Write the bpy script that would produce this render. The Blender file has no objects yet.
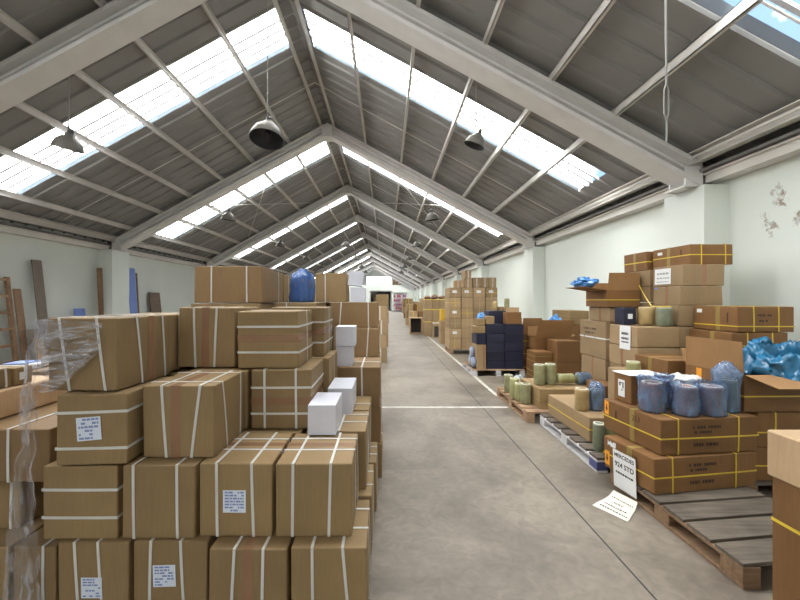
import bpy, bmesh, math, random
from mathutils import Vector, Matrix, noise
random.seed(7)
C = bpy.context.scene.collection
PI = math.pi
R = math.radians

# ------------------------------------------------------------------ materials
def new_mat(name):
    m = bpy.data.materials.new(name); m.use_nodes = True
    nt = m.node_tree
    b = nt.nodes['Principled BSDF']
    return m, nt, b

def N(nt, t, **kw):
    n = nt.nodes.new(t)
    for k, v in kw.items():
        setattr(n, k, v)
    return n

def plain(name, col, rough=0.6, metal=0.0, var=0.0, nscale=8.0, namt=0.12, bump=0.0):
    m, nt, b = new_mat(name)
    b.inputs['Roughness'].default_value = rough
    b.inputs['Metallic'].default_value = metal
    tc = N(nt, 'ShaderNodeTexCoord')
    nz = N(nt, 'ShaderNodeTexNoise'); nz.inputs['Scale'].default_value = nscale; nz.inputs['Detail'].default_value = 5
    nt.links.new(tc.outputs['Object'], nz.inputs['Vector'])
    mr = N(nt, 'ShaderNodeMapRange'); mr.inputs['To Min'].default_value = 1 - namt; mr.inputs['To Max'].default_value = 1 + namt
    mr.inputs['From Min'].default_value = 0.25; mr.inputs['From Max'].default_value = 0.75
    nt.links.new(nz.outputs['Fac'], mr.inputs['Value'])
    val = mr.outputs['Result']
    if var:
        oi = N(nt, 'ShaderNodeObjectInfo')
        m2 = N(nt, 'ShaderNodeMapRange'); m2.inputs['To Min'].default_value = 1 - var; m2.inputs['To Max'].default_value = 1 + var
        nt.links.new(oi.outputs['Random'], m2.inputs['Value'])
        mu = N(nt, 'ShaderNodeMath', operation='MULTIPLY')
        nt.links.new(val, mu.inputs[0]); nt.links.new(m2.outputs['Result'], mu.inputs[1]); val = mu.outputs[0]
    vm = N(nt, 'ShaderNodeVectorMath', operation='SCALE')
    vm.inputs[0].default_value = col[:3]
    nt.links.new(val, vm.inputs['Scale'])
    nt.links.new(vm.outputs[0], b.inputs['Base Color'])
    if bump:
        bp = N(nt, 'ShaderNodeBump'); bp.inputs['Strength'].default_value = bump; bp.inputs['Distance'].default_value = 0.01
        nt.links.new(nz.outputs['Fac'], bp.inputs['Height']); nt.links.new(bp.outputs[0], b.inputs['Normal'])
    return m

def cardboard(name, col, var=0.12):
    m, nt, b = new_mat(name)
    b.inputs['Roughness'].default_value = 0.62
    b.inputs['Specular IOR Level'].default_value = 0.3
    tc = N(nt, 'ShaderNodeTexCoord')
    big = N(nt, 'ShaderNodeTexNoise'); big.inputs['Scale'].default_value = 3.5; big.inputs['Detail'].default_value = 3
    nt.links.new(tc.outputs['Object'], big.inputs['Vector'])
    mp = N(nt, 'ShaderNodeMapping'); mp.inputs['Scale'].default_value = (90, 90, 9)
    nt.links.new(tc.outputs['Object'], mp.inputs['Vector'])
    fib = N(nt, 'ShaderNodeTexNoise'); fib.inputs['Scale'].default_value = 1.0; fib.inputs['Detail'].default_value = 4
    nt.links.new(mp.outputs[0], fib.inputs['Vector'])
    oi = N(nt, 'ShaderNodeObjectInfo')
    def mr(src, a, c, f0=0.25, f1=0.75):
        n = N(nt, 'ShaderNodeMapRange'); n.inputs['From Min'].default_value = f0; n.inputs['From Max'].default_value = f1
        n.inputs['To Min'].default_value = a; n.inputs['To Max'].default_value = c
        nt.links.new(src, n.inputs['Value']); return n.outputs['Result']
    a = mr(big.outputs['Fac'], 0.9, 1.1); c = mr(fib.outputs['Fac'], 0.93, 1.07); d = mr(oi.outputs['Random'], 1 - var, 1 + var, 0, 1)
    m1 = N(nt, 'ShaderNodeMath', operation='MULTIPLY'); nt.links.new(a, m1.inputs[0]); nt.links.new(c, m1.inputs[1])
    m2 = N(nt, 'ShaderNodeMath', operation='MULTIPLY'); nt.links.new(m1.outputs[0], m2.inputs[0]); nt.links.new(d, m2.inputs[1])
    vm = N(nt, 'ShaderNodeVectorMath', operation='SCALE'); vm.inputs[0].default_value = col
    nt.links.new(m2.outputs[0], vm.inputs['Scale'])
    nt.links.new(vm.outputs[0], b.inputs['Base Color'])
    bp = N(nt, 'ShaderNodeBump'); bp.inputs['Strength'].default_value = 0.25; bp.inputs['Distance'].default_value = 0.02
    nt.links.new(big.outputs['Fac'], bp.inputs['Height']); nt.links.new(bp.outputs[0], b.inputs['Normal'])
    return m

def film_mat(name, col, opac, rough=0.15, scale=(18, 18, 5), lo=0.1, hi=0.8):
    """thin plastic: transparent mixed with a glossy/diffuse film, streaky"""
    m, nt, b = new_mat(name)
    out = nt.nodes['Material Output']
    b.inputs['Base Color'].default_value = (*col, 1); b.inputs['Roughness'].default_value = rough
    b.inputs['Specular IOR Level'].default_value = 0.8
    tr = N(nt, 'ShaderNodeBsdfTransparent')
    tr.inputs['Color'].default_value = (*[min(1, 0.55 + 0.45 * c / max(col)) for c in col], 1)
    mix = N(nt, 'ShaderNodeMixShader')
    tc = N(nt, 'ShaderNodeTexCoord'); mp = N(nt, 'ShaderNodeMapping'); mp.inputs['Scale'].default_value = scale
    nt.links.new(tc.outputs['Object'], mp.inputs['Vector'])
    nz = N(nt, 'ShaderNodeTexNoise'); nz.inputs['Scale'].default_value = 1.0; nz.inputs['Detail'].default_value = 6; nz.inputs['Distortion'].default_value = 1.2
    nt.links.new(mp.outputs[0], nz.inputs['Vector'])
    mr = N(nt, 'ShaderNodeMapRange'); mr.inputs['From Min'].default_value = 0.35; mr.inputs['From Max'].default_value = 0.72
    mr.inputs['To Min'].default_value = lo; mr.inputs['To Max'].default_value = hi
    nt.links.new(nz.outputs['Fac'], mr.inputs['Value'])
    nt.links.new(mr.outputs['Result'], mix.inputs[0]); nt.links.new(tr.outputs[0], mix.inputs[1]); nt.links.new(b.outputs[0], mix.inputs[2])
    nt.links.new(mix.outputs[0], out.inputs['Surface'])
    bp = N(nt, 'ShaderNodeBump'); bp.inputs['Strength'].default_value = 0.6; bp.inputs['Distance'].default_value = 0.02
    nt.links.new(nz.outputs['Fac'], bp.inputs['Height']); nt.links.new(bp.outputs[0], b.inputs['Normal'])
    return m

M = {}
M['tan'] = cardboard('kraft tan', (0.275, 0.186, 0.091))
M['brown'] = cardboard('kraft brown', (0.195, 0.098, 0.037))
M['mid'] = cardboard('kraft mid brown', (0.255, 0.160, 0.077))
M['grey'] = cardboard('kraft grey brown', (0.30, 0.208, 0.115))
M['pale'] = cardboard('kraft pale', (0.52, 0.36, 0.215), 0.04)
M['far'] = cardboard('kraft faded', (0.34, 0.235, 0.13), 0.2)
M['inner'] = cardboard('kraft flap', (0.30, 0.165, 0.07), 0.05)
M['navy'] = plain('navy board', (0.010, 0.012, 0.033), 0.5, var=0.2)
M['white_box'] = plain('white board', (0.66, 0.67, 0.75), 0.5, namt=0.04)
M['tape'] = plain('brown tape', (0.29, 0.165, 0.095), 0.25, namt=0.06)
M['tape_y'] = plain('yellow tape', (0.27, 0.19, 0.055), 0.3, namt=0.06)
M['strap_w'] = plain('white strap', (0.66, 0.66, 0.64), 0.4, namt=0.05)
M['strap_y'] = plain('yellow strap', (0.70, 0.50, 0.045), 0.4, namt=0.08)
M['paper'] = plain('white paper', (0.76, 0.77, 0.78), 0.7, namt=0.03)
M['paper_b'] = plain('bluish label paper', (0.74, 0.80, 0.93), 0.6, namt=0.03)
M['paper_c'] = plain('cream paper', (0.74, 0.72, 0.62), 0.7, namt=0.05)
M['ink'] = plain('black ink', (0.03, 0.03, 0.035), 0.7)
M['ink_b'] = plain('blue ink', (0.24, 0.31, 0.58), 0.7)
M['ink_d'] = plain('brown print', (0.045, 0.022, 0.012), 0.7)
M['orange'] = plain('orange label', (0.85, 0.36, 0.03), 0.6, namt=0.05)
M['rafter'] = plain('painted steel', (0.76, 0.745, 0.73), 0.5, nscale=3, namt=0.07)
M['purlin'] = plain('painted purlin', (0.68, 0.65, 0.61), 0.5, nscale=2, namt=0.1)
M['glaze'] = plain('glazing bar', (0.42, 0.42, 0.44), 0.5)
M['dark_steel'] = plain('dark steel', (0.14, 0.13, 0.125), 0.5)
M['sheet'] = plain('roof sheet', (0.29, 0.285, 0.275), 0.55, nscale=0.8, namt=0.12)
M['lamp'] = plain('lamp enamel', (0.17, 0.16, 0.14), 0.45)
M['lamp_unlit'] = plain('unlit lamp inside', (0.03, 0.03, 0.035), 0.5)  # near-black colour paints in the shade of the unlit lamp mouth
M['bulb'] = plain('bulb glass', (0.6, 0.6, 0.58), 0.2)
M['cord'] = plain('grey cord', (0.35, 0.34, 0.33), 0.6)
M['wood_d'] = plain('dark timber', (0.135, 0.095, 0.065), 0.7, nscale=12, namt=0.25)
M['wood'] = plain('brown timber', (0.26, 0.155, 0.085), 0.7, nscale=12, namt=0.25)
M['wood_l'] = plain('light timber', (0.42, 0.29, 0.17), 0.7, nscale=12, namt=0.2)
M['wood_g'] = plain('grey brown board', (0.19, 0.155, 0.125), 0.7, nscale=9, namt=0.15)
M['pallet_w'] = plain('whitewashed timber', (0.58, 0.57, 0.56), 0.7, nscale=14, namt=0.15)
M['blue_board'] = plain('blue board', (0.16, 0.25, 0.60), 0.5, namt=0.05)
M['bagblue'] = plain('dull blue card', (0.22, 0.27, 0.42), 0.5)
M['blue_dk'] = plain('dark blue block', (0.07, 0.08, 0.22), 0.6)
M['metal'] = plain('grey metal', (0.35, 0.36, 0.37), 0.4, 0.3)
M['shelf_w'] = plain('white metal', (0.72, 0.72, 0.73), 0.4)
M['red'] = plain('red card', (0.50, 0.07, 0.08), 0.5, var=0.3)
M['blue'] = plain('blue card', (0.10, 0.14, 0.45), 0.5, var=0.3)
M['yellow'] = plain('yellow card', (0.60, 0.38, 0.03), 0.5)
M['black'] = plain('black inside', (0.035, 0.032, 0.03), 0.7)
M['roll'] = plain('olive wrapping', (0.24, 0.235, 0.125), 0.4, var=0.12, nscale=14, namt=0.3, bump=0.5)
M['roll_t'] = plain('tan wrapping', (0.38, 0.27, 0.12), 0.4, var=0.12, nscale=10, namt=0.25, bump=0.5)
M['roll_g'] = plain('dark green wrapping', (0.17, 0.19, 0.13), 0.4, nscale=10, namt=0.3, bump=0.5)
M['roll_y'] = plain('pale yellow wrapping', (0.34, 0.33, 0.155), 0.4, nscale=10, namt=0.3, bump=0.5)
M['roll_p'] = plain('pinkish filter paper', (0.30, 0.16, 0.14), 0.6, nscale=6, namt=0.5)
M['rim'] = plain('roll rim', (0.55, 0.53, 0.44), 0.5)
M['bag'] = film_mat('blue bag film', (0.18, 0.26, 0.41), 0.6, 0.16, (14, 14, 5), 0.30, 0.85)
M['bag_d'] = film_mat('deep blue bag film', (0.05, 0.13, 0.37), 0.6, 0.16, (16, 16, 4), 0.55, 0.97)
M['bag_w'] = film_mat('white bag film', (0.72, 0.72, 0.70), 0.6, 0.3, (9, 9, 4), 0.75, 1.0)
M['bag_g'] = film_mat('grey bag film', (0.42, 0.48, 0.50), 0.6, 0.2, (9, 9, 4), 0.6, 1.0)
M['liner'] = plain('blue liner', (0.016, 0.135, 0.27), 0.25, nscale=9, namt=0.3, bump=0.5)
M['liner_b'] = plain('bright blue liner', (0.06, 0.23, 0.55), 0.3, nscale=9, namt=0.25, bump=0.5)
M['film'] = film_mat('clear stretch film', (0.62, 0.62, 0.66), 0.3, 0.12, (7, 7, 30), 0.0, 0.75)
M['strap_k'] = plain('dull straw strap', (0.42, 0.34, 0.18), 0.5)
M['film_v'] = film_mat('clear hanging film', (0.62, 0.62, 0.66), 0.3, 0.12, (30, 30, 4), 0.02, 0.7)
M['paint'] = plain('white floor paint', (0.52, 0.50, 0.45), 0.7, nscale=7, namt=0.35)

def wall_mat(name, peel):
    m, nt, b = new_mat(name)
    b.inputs['Roughness'].default_value = 0.75
    g = N(nt, 'ShaderNodeNewGeometry')
    nz = N(nt, 'ShaderNodeTexNoise'); nz.inputs['Scale'].default_value = 0.7; nz.inputs['Detail'].default_value = 6
    nt.links.new(g.outputs['Position'], nz.inputs['Vector'])
    cr = N(nt, 'ShaderNodeValToRGB')
    cr.color_ramp.elements[0].position = 0.3; cr.color_ramp.elements[0].color = (0.72, 0.775, 0.73, 1)
    cr.color_ramp.elements[1].position = 0.7; cr.color_ramp.elements[1].color = (0.78, 0.825, 0.775, 1)
    nt.links.new(nz.outputs['Fac'], cr.inputs['Fac'])
    col = cr.outputs['Color']
    if peel:
        # flaking plaster patches in a zone by the near right pier
        n2 = N(nt, 'ShaderNodeTexNoise'); n2.inputs['Scale'].default_value = 5.5; n2.inputs['Detail'].default_value = 9; n2.inputs['Distortion'].default_value = 0.4; n2.inputs['Roughness'].default_value = 0.72
        nt.links.new(g.outputs['Position'], n2.inputs['Vector'])
        sx = N(nt, 'ShaderNodeSeparateXYZ'); nt.links.new(g.outputs['Position'], sx.inputs[0])
        def zone(src, c, w):
            s = N(nt, 'ShaderNodeMath', operation='SUBTRACT'); nt.links.new(src, s.inputs[0]); s.inputs[1].default_value = c
            a = N(nt, 'ShaderNodeMath', operation='ABSOLUTE'); nt.links.new(s.outputs[0], a.inputs[0])
            r = N(nt, 'ShaderNodeMapRange'); r.inputs['From Min'].default_value = w * 0.45; r.inputs['From Max'].default_value = w
            r.inputs['To Min'].default_value = 1; r.inputs['To Max'].default_value = 0
            nt.links.new(a.outputs[0], r.inputs['Value']); return r.outputs['Result']
        zz = zone(sx.outputs['Z'], 2.70, 0.45); zy = zone(sx.outputs['Y'], 4.3, 0.85)
        mm = N(nt, 'ShaderNodeMath', operation='MULTIPLY'); nt.links.new(zz, mm.inputs[0]); nt.links.new(zy, mm.inputs[1])
        ad = N(nt, 'ShaderNodeMath', operation='MULTIPLY_ADD'); nt.links.new(mm.outputs[0], ad.inputs[0]); ad.inputs[1].default_value = 0.17
        nt.links.new(n2.outputs['Fac'], ad.inputs[2])
        mr = N(nt, 'ShaderNodeMapRange'); mr.inputs['From Min'].default_value = 0.70; mr.inputs['From Max'].default_value = 0.76
        nt.links.new(ad.outputs[0], mr.inputs['Value'])
        c3 = N(nt, 'ShaderNodeValToRGB')
        c3.color_ramp.elements[0].position = 0.35; c3.color_ramp.elements[0].color = (0.30, 0.22, 0.155, 1)
        c3.color_ramp.elements[1].position = 0.6; c3.color_ramp.elements[1].color = (0.55, 0.57, 0.55, 1)
        n4 = N(nt, 'ShaderNodeTexNoise'); n4.inputs['Scale'].default_value = 14
        nt.links.new(g.outputs['Position'], n4.inputs['Vector']); nt.links.new(n4.outputs['Fac'], c3.inputs['Fac'])
        mx = N(nt, 'ShaderNodeMixRGB'); nt.links.new(mr.outputs['Result'], mx.inputs['Fac'])
        nt.links.new(col, mx.inputs['Color1']); nt.links.new(c3.outputs['Color'], mx.inputs['Color2'])
        col = mx.outputs['Color']
    nt.links.new(col, b.inputs['Base Color'])
    return m
M['wall'] = wall_mat('mint plaster', False)
M['wall_peel'] = wall_mat('mint plaster flaking', True)

def floor_mat():
    m, nt, b = new_mat('concrete floor')
    g = N(nt, 'ShaderNodeNewGeometry')
    n1 = N(nt, 'ShaderNodeTexNoise'); n1.inputs['Scale'].default_value = 1.1; n1.inputs['Detail'].default_value = 8; n1.inputs['Roughness'].default_value = 0.62; n1.inputs['Distortion'].default_value = 0.6
    n2 = N(nt, 'ShaderNodeTexNoise'); n2.inputs['Scale'].default_value = 9; n2.inputs['Detail'].default_value = 8; n2.inputs['Distortion'].default_value = 1.6
    for n in (n1, n2): nt.links.new(g.outputs['Position'], n.inputs['Vector'])
    c1 = N(nt, 'ShaderNodeValToRGB')
    c1.color_ramp.elements[0].position = 0.32; c1.color_ramp.elements[0].color = (0.112, 0.091, 0.070, 1)
    c1.color_ramp.elements[1].position = 0.68; c1.color_ramp.elements[1].color = (0.258, 0.221, 0.178, 1)
    nt.links.new(n1.outputs['Fac'], c1.inputs['Fac'])
    c2 = N(nt, 'ShaderNodeMapRange'); c2.inputs['From Min'].default_value = 0.3; c2.inputs['From Max'].default_value = 0.7
    c2.inputs['To Min'].default_value = 0.84; c2.inputs['To Max'].default_value = 1.14
    nt.links.new(n2.outputs['Fac'], c2.inputs['Value'])
    vm = N(nt, 'ShaderNodeVectorMath', operation='SCALE'); nt.links.new(c1.outputs['Color'], vm.inputs[0]); nt.links.new(c2.outputs['Result'], vm.inputs['Scale'])
    nt.links.new(vm.outputs[0], b.inputs['Base Color'])
    rr = N(nt, 'ShaderNodeMapRange'); rr.inputs['To Min'].default_value = 0.38; rr.inputs['To Max'].default_value = 0.62
    nt.links.new(n1.outputs['Fac'], rr.inputs['Value']); nt.links.new(rr.outputs['Result'], b.inputs['Roughness'])
    bp = N(nt, 'ShaderNodeBump'); bp.inputs['Strength'].default_value = 0.08; nt.links.new(n2.outputs['Fac'], bp.inputs['Height']); nt.links.new(bp.outputs[0], b.inputs['Normal'])
    return m
M['floor'] = floor_mat()

def pallet_mat(name, lo, hi):
    m, nt, b = new_mat(name); b.inputs['Roughness'].default_value = 0.8
    tc = N(nt, 'ShaderNodeTexCoord'); mp = N(nt, 'ShaderNodeMapping'); mp.inputs['Scale'].default_value = (3, 40, 40)
    nt.links.new(tc.outputs['Object'], mp.inputs['Vector'])
    nz = N(nt, 'ShaderNodeTexNoise'); nz.inputs['Scale'].default_value = 1; nz.inputs['Detail'].default_value = 6
    nt.links.new(mp.outputs[0], nz.inputs['Vector'])
    n2 = N(nt, 'ShaderNodeTexNoise'); n2.inputs['Scale'].default_value = 4; nt.links.new(tc.outputs['Object'], n2.inputs['Vector'])
    ad = N(nt, 'ShaderNodeMath', operation='ADD'); nt.links.new(nz.outputs['Fac'], ad.inputs[0]); nt.links.new(n2.outputs['Fac'], ad.inputs[1])
    cr = N(nt, 'ShaderNodeValToRGB'); cr.color_ramp.elements[0].position = 0.35; cr.color_ramp.elements[1].position = 0.65
    hf = N(nt, 'ShaderNodeMath', operation='MULTIPLY'); hf.inputs[1].default_value = 0.5; nt.links.new(ad.outputs[0], hf.inputs[0])
    cr.color_ramp.elements[0].color = (*lo, 1); cr.color_ramp.elements[1].color = (*hi, 1)
    nt.links.new(hf.outputs[0], cr.inputs['Fac']); nt.links.new(cr.outputs['Color'], b.inputs['Base Color'])
    return m
M['pal_dark'] = pallet_mat('weathered pallet wood', (0.065, 0.050, 0.038), (0.150, 0.123, 0.096))
M['pal_side'] = pallet_mat('brown pallet block wood', (0.15, 0.085, 0.045), (0.30, 0.19, 0.11))
M['pal_brown'] = pallet_mat('brown pallet wood', (0.24, 0.145, 0.08), (0.42, 0.28, 0.17))
M['pal_white'] = pallet_mat('whitened pallet wood', (0.42, 0.40, 0.40), (0.66, 0.66, 0.68))

def skylight_mat():
    m, nt, b = new_mat('translucent roof light'); out = nt.nodes['Material Output']
    b.inputs['Base Color'].default_value = (0.8, 0.85, 0.9, 1); b.inputs['Roughness'].default_value = 0.3
    tr = N(nt, 'ShaderNodeBsdfTransparent'); tr.inputs['Color'].default_value = (0.90, 0.93, 0.95, 1)
    tl = N(nt, 'ShaderNodeBsdfTranslucent'); tl.inputs['Color'].default_value = (0.85, 0.9, 0.95, 1)
    m1 = N(nt, 'ShaderNodeMixShader'); m1.inputs[0].default_value = 0.02
    nt.links.new(tr.outputs[0], m1.inputs[1]); nt.links.new(tl.outputs[0], m1.inputs[2])
    nt.links.new(m1.outputs[0], out.inputs['Surface'])
    return m
M['skylight'] = skylight_mat()
def edge_mat():
    m, nt, b = new_mat('overlapped roof light edge'); out = nt.nodes['Material Output']
    tr = N(nt, 'ShaderNodeBsdfTransparent'); tr.inputs['Color'].default_value = (0.026, 0.034, 0.042, 1)
    b.inputs['Base Color'].default_value = (0.35, 0.40, 0.44, 1)
    ad = N(nt, 'ShaderNodeAddShader'); nt.links.new(tr.outputs[0], ad.inputs[0]); nt.links.new(b.outputs[0], ad.inputs[1])
    mx = N(nt, 'ShaderNodeMixShader'); mx.inputs[0].default_value = .5
    nt.links.new(ad.outputs[0], out.inputs['Surface'])
    return m
M['sky_edge'] = edge_mat()

# ------------------------------------------------------------------ objects
def link(name, me, mat, parent=None, loc=None, rot=None):
    o = bpy.data.objects.new(name, me); C.objects.link(o)
    if mat is not None and me is not None: me.materials.append(M[mat] if isinstance(mat, str) else mat)
    if parent is not None: o.parent = parent
    if loc is not None: o.location = loc
    if rot is not None: o.rotation_euler = rot
    return o

def tag(o, label=None, cat=None, group=None, kind=None):
    if label: o['label'] = label
    if cat: o['category'] = cat
    if group: o['group'] = group
    if kind: o['kind'] = kind
    return o

def empty(name, loc, rz=0.0, label=None, cat=None, group=None, kind=None):
    o = bpy.data.objects.new(name, None); C.objects.link(o); o.location = loc; o.rotation_euler = (0, 0, rz)
    o.empty_display_size = 0.1
    return tag(o, label, cat, group, kind)

class MB:
    def __init__(s): s.v = []; s.f = []
    def quad(s, a, b, c, d):
        n = len(s.v); s.v += [a, b, c, d]; s.f.append((n, n + 1, n + 2, n + 3)); return s
    def box(s, x0, x1, y0, y1, z0, z1):
        n = len(s.v)
        s.v += [(x0, y0, z0), (x1, y0, z0), (x1, y1, z0), (x0, y1, z0), (x0, y0, z1), (x1, y0, z1), (x1, y1, z1), (x0, y1, z1)]
        for f in ((0, 3, 2, 1), (4, 5, 6, 7), (0, 1, 5, 4), (1, 2, 6, 5), (2, 3, 7, 6), (3, 0, 4, 7)): s.f.append(tuple(n + i for i in f))
        return s
    def prism(s, poly, axis_pts):
        """poly: list of offsets (Vector) extruded between two points"""
        n = len(s.v); k = len(poly); a, b = axis_pts
        s.v += [tuple(Vector(a) + p) for p in poly] + [tuple(Vector(b) + p) for p in poly]
        for i in range(k): s.f.append((n + i, n + (i + 1) % k, n + k + (i + 1) % k, n + k + i))
        s.f.append(tuple(n + i for i in reversed(range(k)))); s.f.append(tuple(n + k + i for i in range(k)))
        return s
    def tube(s, pts, r, seg=6):
        n0 = len(s.v); pts = [Vector(p) for p in pts]
        for i, p in enumerate(pts):
            d = (pts[min(i + 1, len(pts) - 1)] - pts[max(i - 1, 0)]).normalized()
            u = d.orthogonal().normalized(); w = d.cross(u)
            for k in range(seg):
                a = 2 * PI * k / seg; s.v.append(tuple(p + r * (math.cos(a) * u + math.sin(a) * w)))
        for i in range(len(pts) - 1):
            for k in range(seg):
                s.f.append((n0 + i * seg + k, n0 + i * seg + (k + 1) % seg, n0 + (i + 1) * seg + (k + 1) % seg, n0 + (i + 1) * seg + k))
        s.f.append(tuple(n0 + k for k in reversed(range(seg)))); s.f.append(tuple(n0 + (len(pts) - 1) * seg + k for k in range(seg)))
        return s
    def lathe(s, prof, seg=20, c=(0, 0, 0), wob=None):
        n0 = len(s.v)
        for i, (r, z) in enumerate(prof):
            for k in range(seg):
                a = 2 * PI * k / seg
                p = Vector((c[0] + r * math.cos(a), c[1] + r * math.sin(a), c[2] + z))
                if wob: p = wob(p, i, k)
                s.v.append(tuple(p))
        for i in range(len(prof) - 1):
            for k in range(seg):
                s.f.append((n0 + i * seg + k, n0 + i * seg + (k + 1) % seg, n0 + (i + 1) * seg + (k + 1) % seg, n0 + (i + 1) * seg + k))
        return s
    def build(s, name, mat, parent=None, smooth=False, bevel=0.0):
        me = bpy.data.meshes.new(name); me.from_pydata(s.v, [], s.f); me.validate(); me.update()
        if bevel or True:
            bm = bmesh.new(); bm.from_mesh(me)
            bmesh.ops.recalc_face_normals(bm, faces=bm.faces)
            if bevel: bmesh.ops.bevel(bm, geom=list(bm.edges), offset=bevel, segments=1, affect='EDGES')
            bm.to_mesh(me); bm.free()
        if smooth: me.polygons.foreach_set('use_smooth', [True] * len(me.polygons))
        return link(name, me, mat, parent)

# ------------------------------------------------------------------ cartons
class Carton:
    """a cardboard box with straps, tape and labels that follow its slightly bulged, skewed faces"""
    def __init__(s, label, x0, x1, y0, y1, z0, z1, yaw=0.0, mat='tan', straps=(), smat='strap_w', tape=None, tmat='tape',
                 group=None, det=2, skew=0.004, bulge=0.003, name='carton', cat='cardboard box', sw=0.014, r=0.008):
        x0 += .004; y0 += .004; x1 -= .004; y1 -= .004; z1 -= .002 + .001
        s.d = (x1 - x0, y1 - y0, z1 - z0)
        rnd = random.Random(label + str((x0, y0, z0)))
        s.off = {(i, j, k): Vector((rnd.uniform(-1, 1) * skew, rnd.uniform(-1, 1) * skew, (rnd.uniform(-.6, .2) * skew if k else 0))) for i in (0, 1) for j in (0, 1) for k in (0, 1)}
        s.b = bulge
        a = R(yaw)
        # pivot: front-left corner (x0, y0)
        cx = x0 + s.d[0] / 2 * math.cos(a) - s.d[1] / 2 * math.sin(a)
        cy = y0 + s.d[0] / 2 * math.sin(a) + s.d[1] / 2 * math.cos(a)
        me = s.body(r, det, name)
        s.o = tag(link(name, me, mat, None, (cx, cy, z0), (0, 0, a)), label, cat, group)
        for st in straps: s.strap(*st, mat=smat, w=sw)
        if tape:
            for tp in (tape if isinstance(tape, list) else [tape]):
                s.strap(*tp, mat=tmat, w=0.052, name='tape', lift=0.0006)
    def m(s, u, v, w):
        p = Vector((0, 0, 0))
        for i in (0, 1):
            for j in (0, 1):
                for k in (0, 1):
                    wt = (u if i else 1 - u) * (v if j else 1 - v) * (w if k else 1 - w)
                    p += wt * s.off[(i, j, k)]
        q = lambda t: max(0.0, 1 - (2 * t - 1) ** 2)
        x = (u - .5) * s.d[0] + s.b * (2 * u - 1) * q(v) * q(w)
        y = (v - .5) * s.d[1] + s.b * (2 * v - 1) * q(u) * q(w)
        z = w * s.d[2]
        return Vector((x, y, z)) + p
    def body(s, r, det, name):
        d = s.d
        def coords(L):
            t = min(0.45, r / L)
            return [0, t, 1 - t, 1] if det < 2 else [0, t * .35, t, .3, .5, .7, 1 - t, 1 - t * .35, 1]
        cs = [coords(x) for x in d]
        bm = bmesh.new(); cache = {}
        def vert(u, v, w):
            key = (round(u, 6), round(v, 6), round(w, 6))
            if key not in cache:
                p = Vector((u * d[0], v * d[1], w * d[2]))
                c = Vector(tuple(min(max(p[i], r), d[i] - r) for i in range(3)))
                n = p - c
                if n.length > 1e-9: p = c + n.normalized() * r
                cache[key] = bm.verts.new(s.m(p[0] / d[0], p[1] / d[1], p[2] / d[2]))
            return cache[key]
        for ax in range(3):
            b1, b2 = (ax + 1) % 3, (ax + 2) % 3
            for side in (0, 1):
                for i in range(len(cs[b1]) - 1):
                    for j in range(len(cs[b2]) - 1):
                        q = []
                        for (ii, jj) in ((i, j), (i + 1, j), (i + 1, j + 1), (i, j + 1)):
                            t = [0, 0, 0]; t[ax] = side; t[b1] = cs[b1][ii]; t[b2] = cs[b2][jj]; q.append(vert(*t))
                        if not side: q.reverse()
                        try: bm.faces.new(q)
                        except ValueError: pass
        me = bpy.data.meshes.new(name); bm.to_mesh(me); bm.free()
        return me
    def strap(s, ax, t, t2=None, mat='strap_w', w=0.014, name='strap', lift=0.0022):
        """loop round the box: ax 'X' crosses top/front, 'Y' crosses top/sides, 'Z' runs level round the sides; t -> t2 lets it lean"""
        t2 = t if t2 is None else t2
        d = s.d; i = 'XYZ'.index(ax); b1, b2 = [(1, 2), (0, 2), (0, 1)][i]
        K = 6; path = []
        cor = [(0, 0), (1, 0), (1, 1), (0, 1)]
        for c in range(4):
            a, b = cor[c], cor[(c + 1) % 4]
            for k in range(K): path.append((a[0] + (b[0] - a[0]) * k / K, a[1] + (b[1] - a[1]) * k / K))
        n = len(path); mb = MB(); hw = w / d[i] / 2
        th = 0.0016 if name == 'strap' else 0.0004
        for (p, q) in path:
            tt = t2 + (t - t2) * (q if i < 2 else p)
            for o in (lift - 0.0006 if name == 'strap' else lift, lift + th):
                for sgn in (-1, 1):
                    uvw = [0, 0, 0]; uvw[i] = tt + sgn * hw; uvw[b1] = p; uvw[b2] = q
                    P = s.m(*uvw)
                    if p in (0, 1): P[b1] += (1 if p else -1) * o
                    if q in (0, 1): P[b2] += (1 if q else (-1 if i == 2 else 0.3)) * o
                    mb.v.append(tuple(P))
        for k in range(n):
            a, b = 4 * k, 4 * ((k + 1) % n)
            for (e, f) in ((0, 2), (2, 3), (3, 1), (1, 0)): mb.f.append((a + e, a + f, b + f, b + e))
        return mb.build(name, mat, s.o)
    def face(s, f, u, v):
        """point and axes on face F/L/R/T at fractions u (left to right as seen from outside) and v (up)"""
        P = {'F': lambda a, b: s.m(a, 0, b), 'L': lambda a, b: s.m(0, 1 - a, b), 'R': lambda a, b: s.m(1, a, b), 'T': lambda a, b: s.m(a, b, 1)}[f]
        p = P(u, v); ex = (P(min(1, u + .05), v) - P(max(0, u - .05), v)).normalized(); ey = (P(u, min(1, v + .05)) - P(u, max(0, v - .05)))
        n = ex.cross(ey).normalized(); ey = n.cross(ex)
        return p, ex, ey, n
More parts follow.
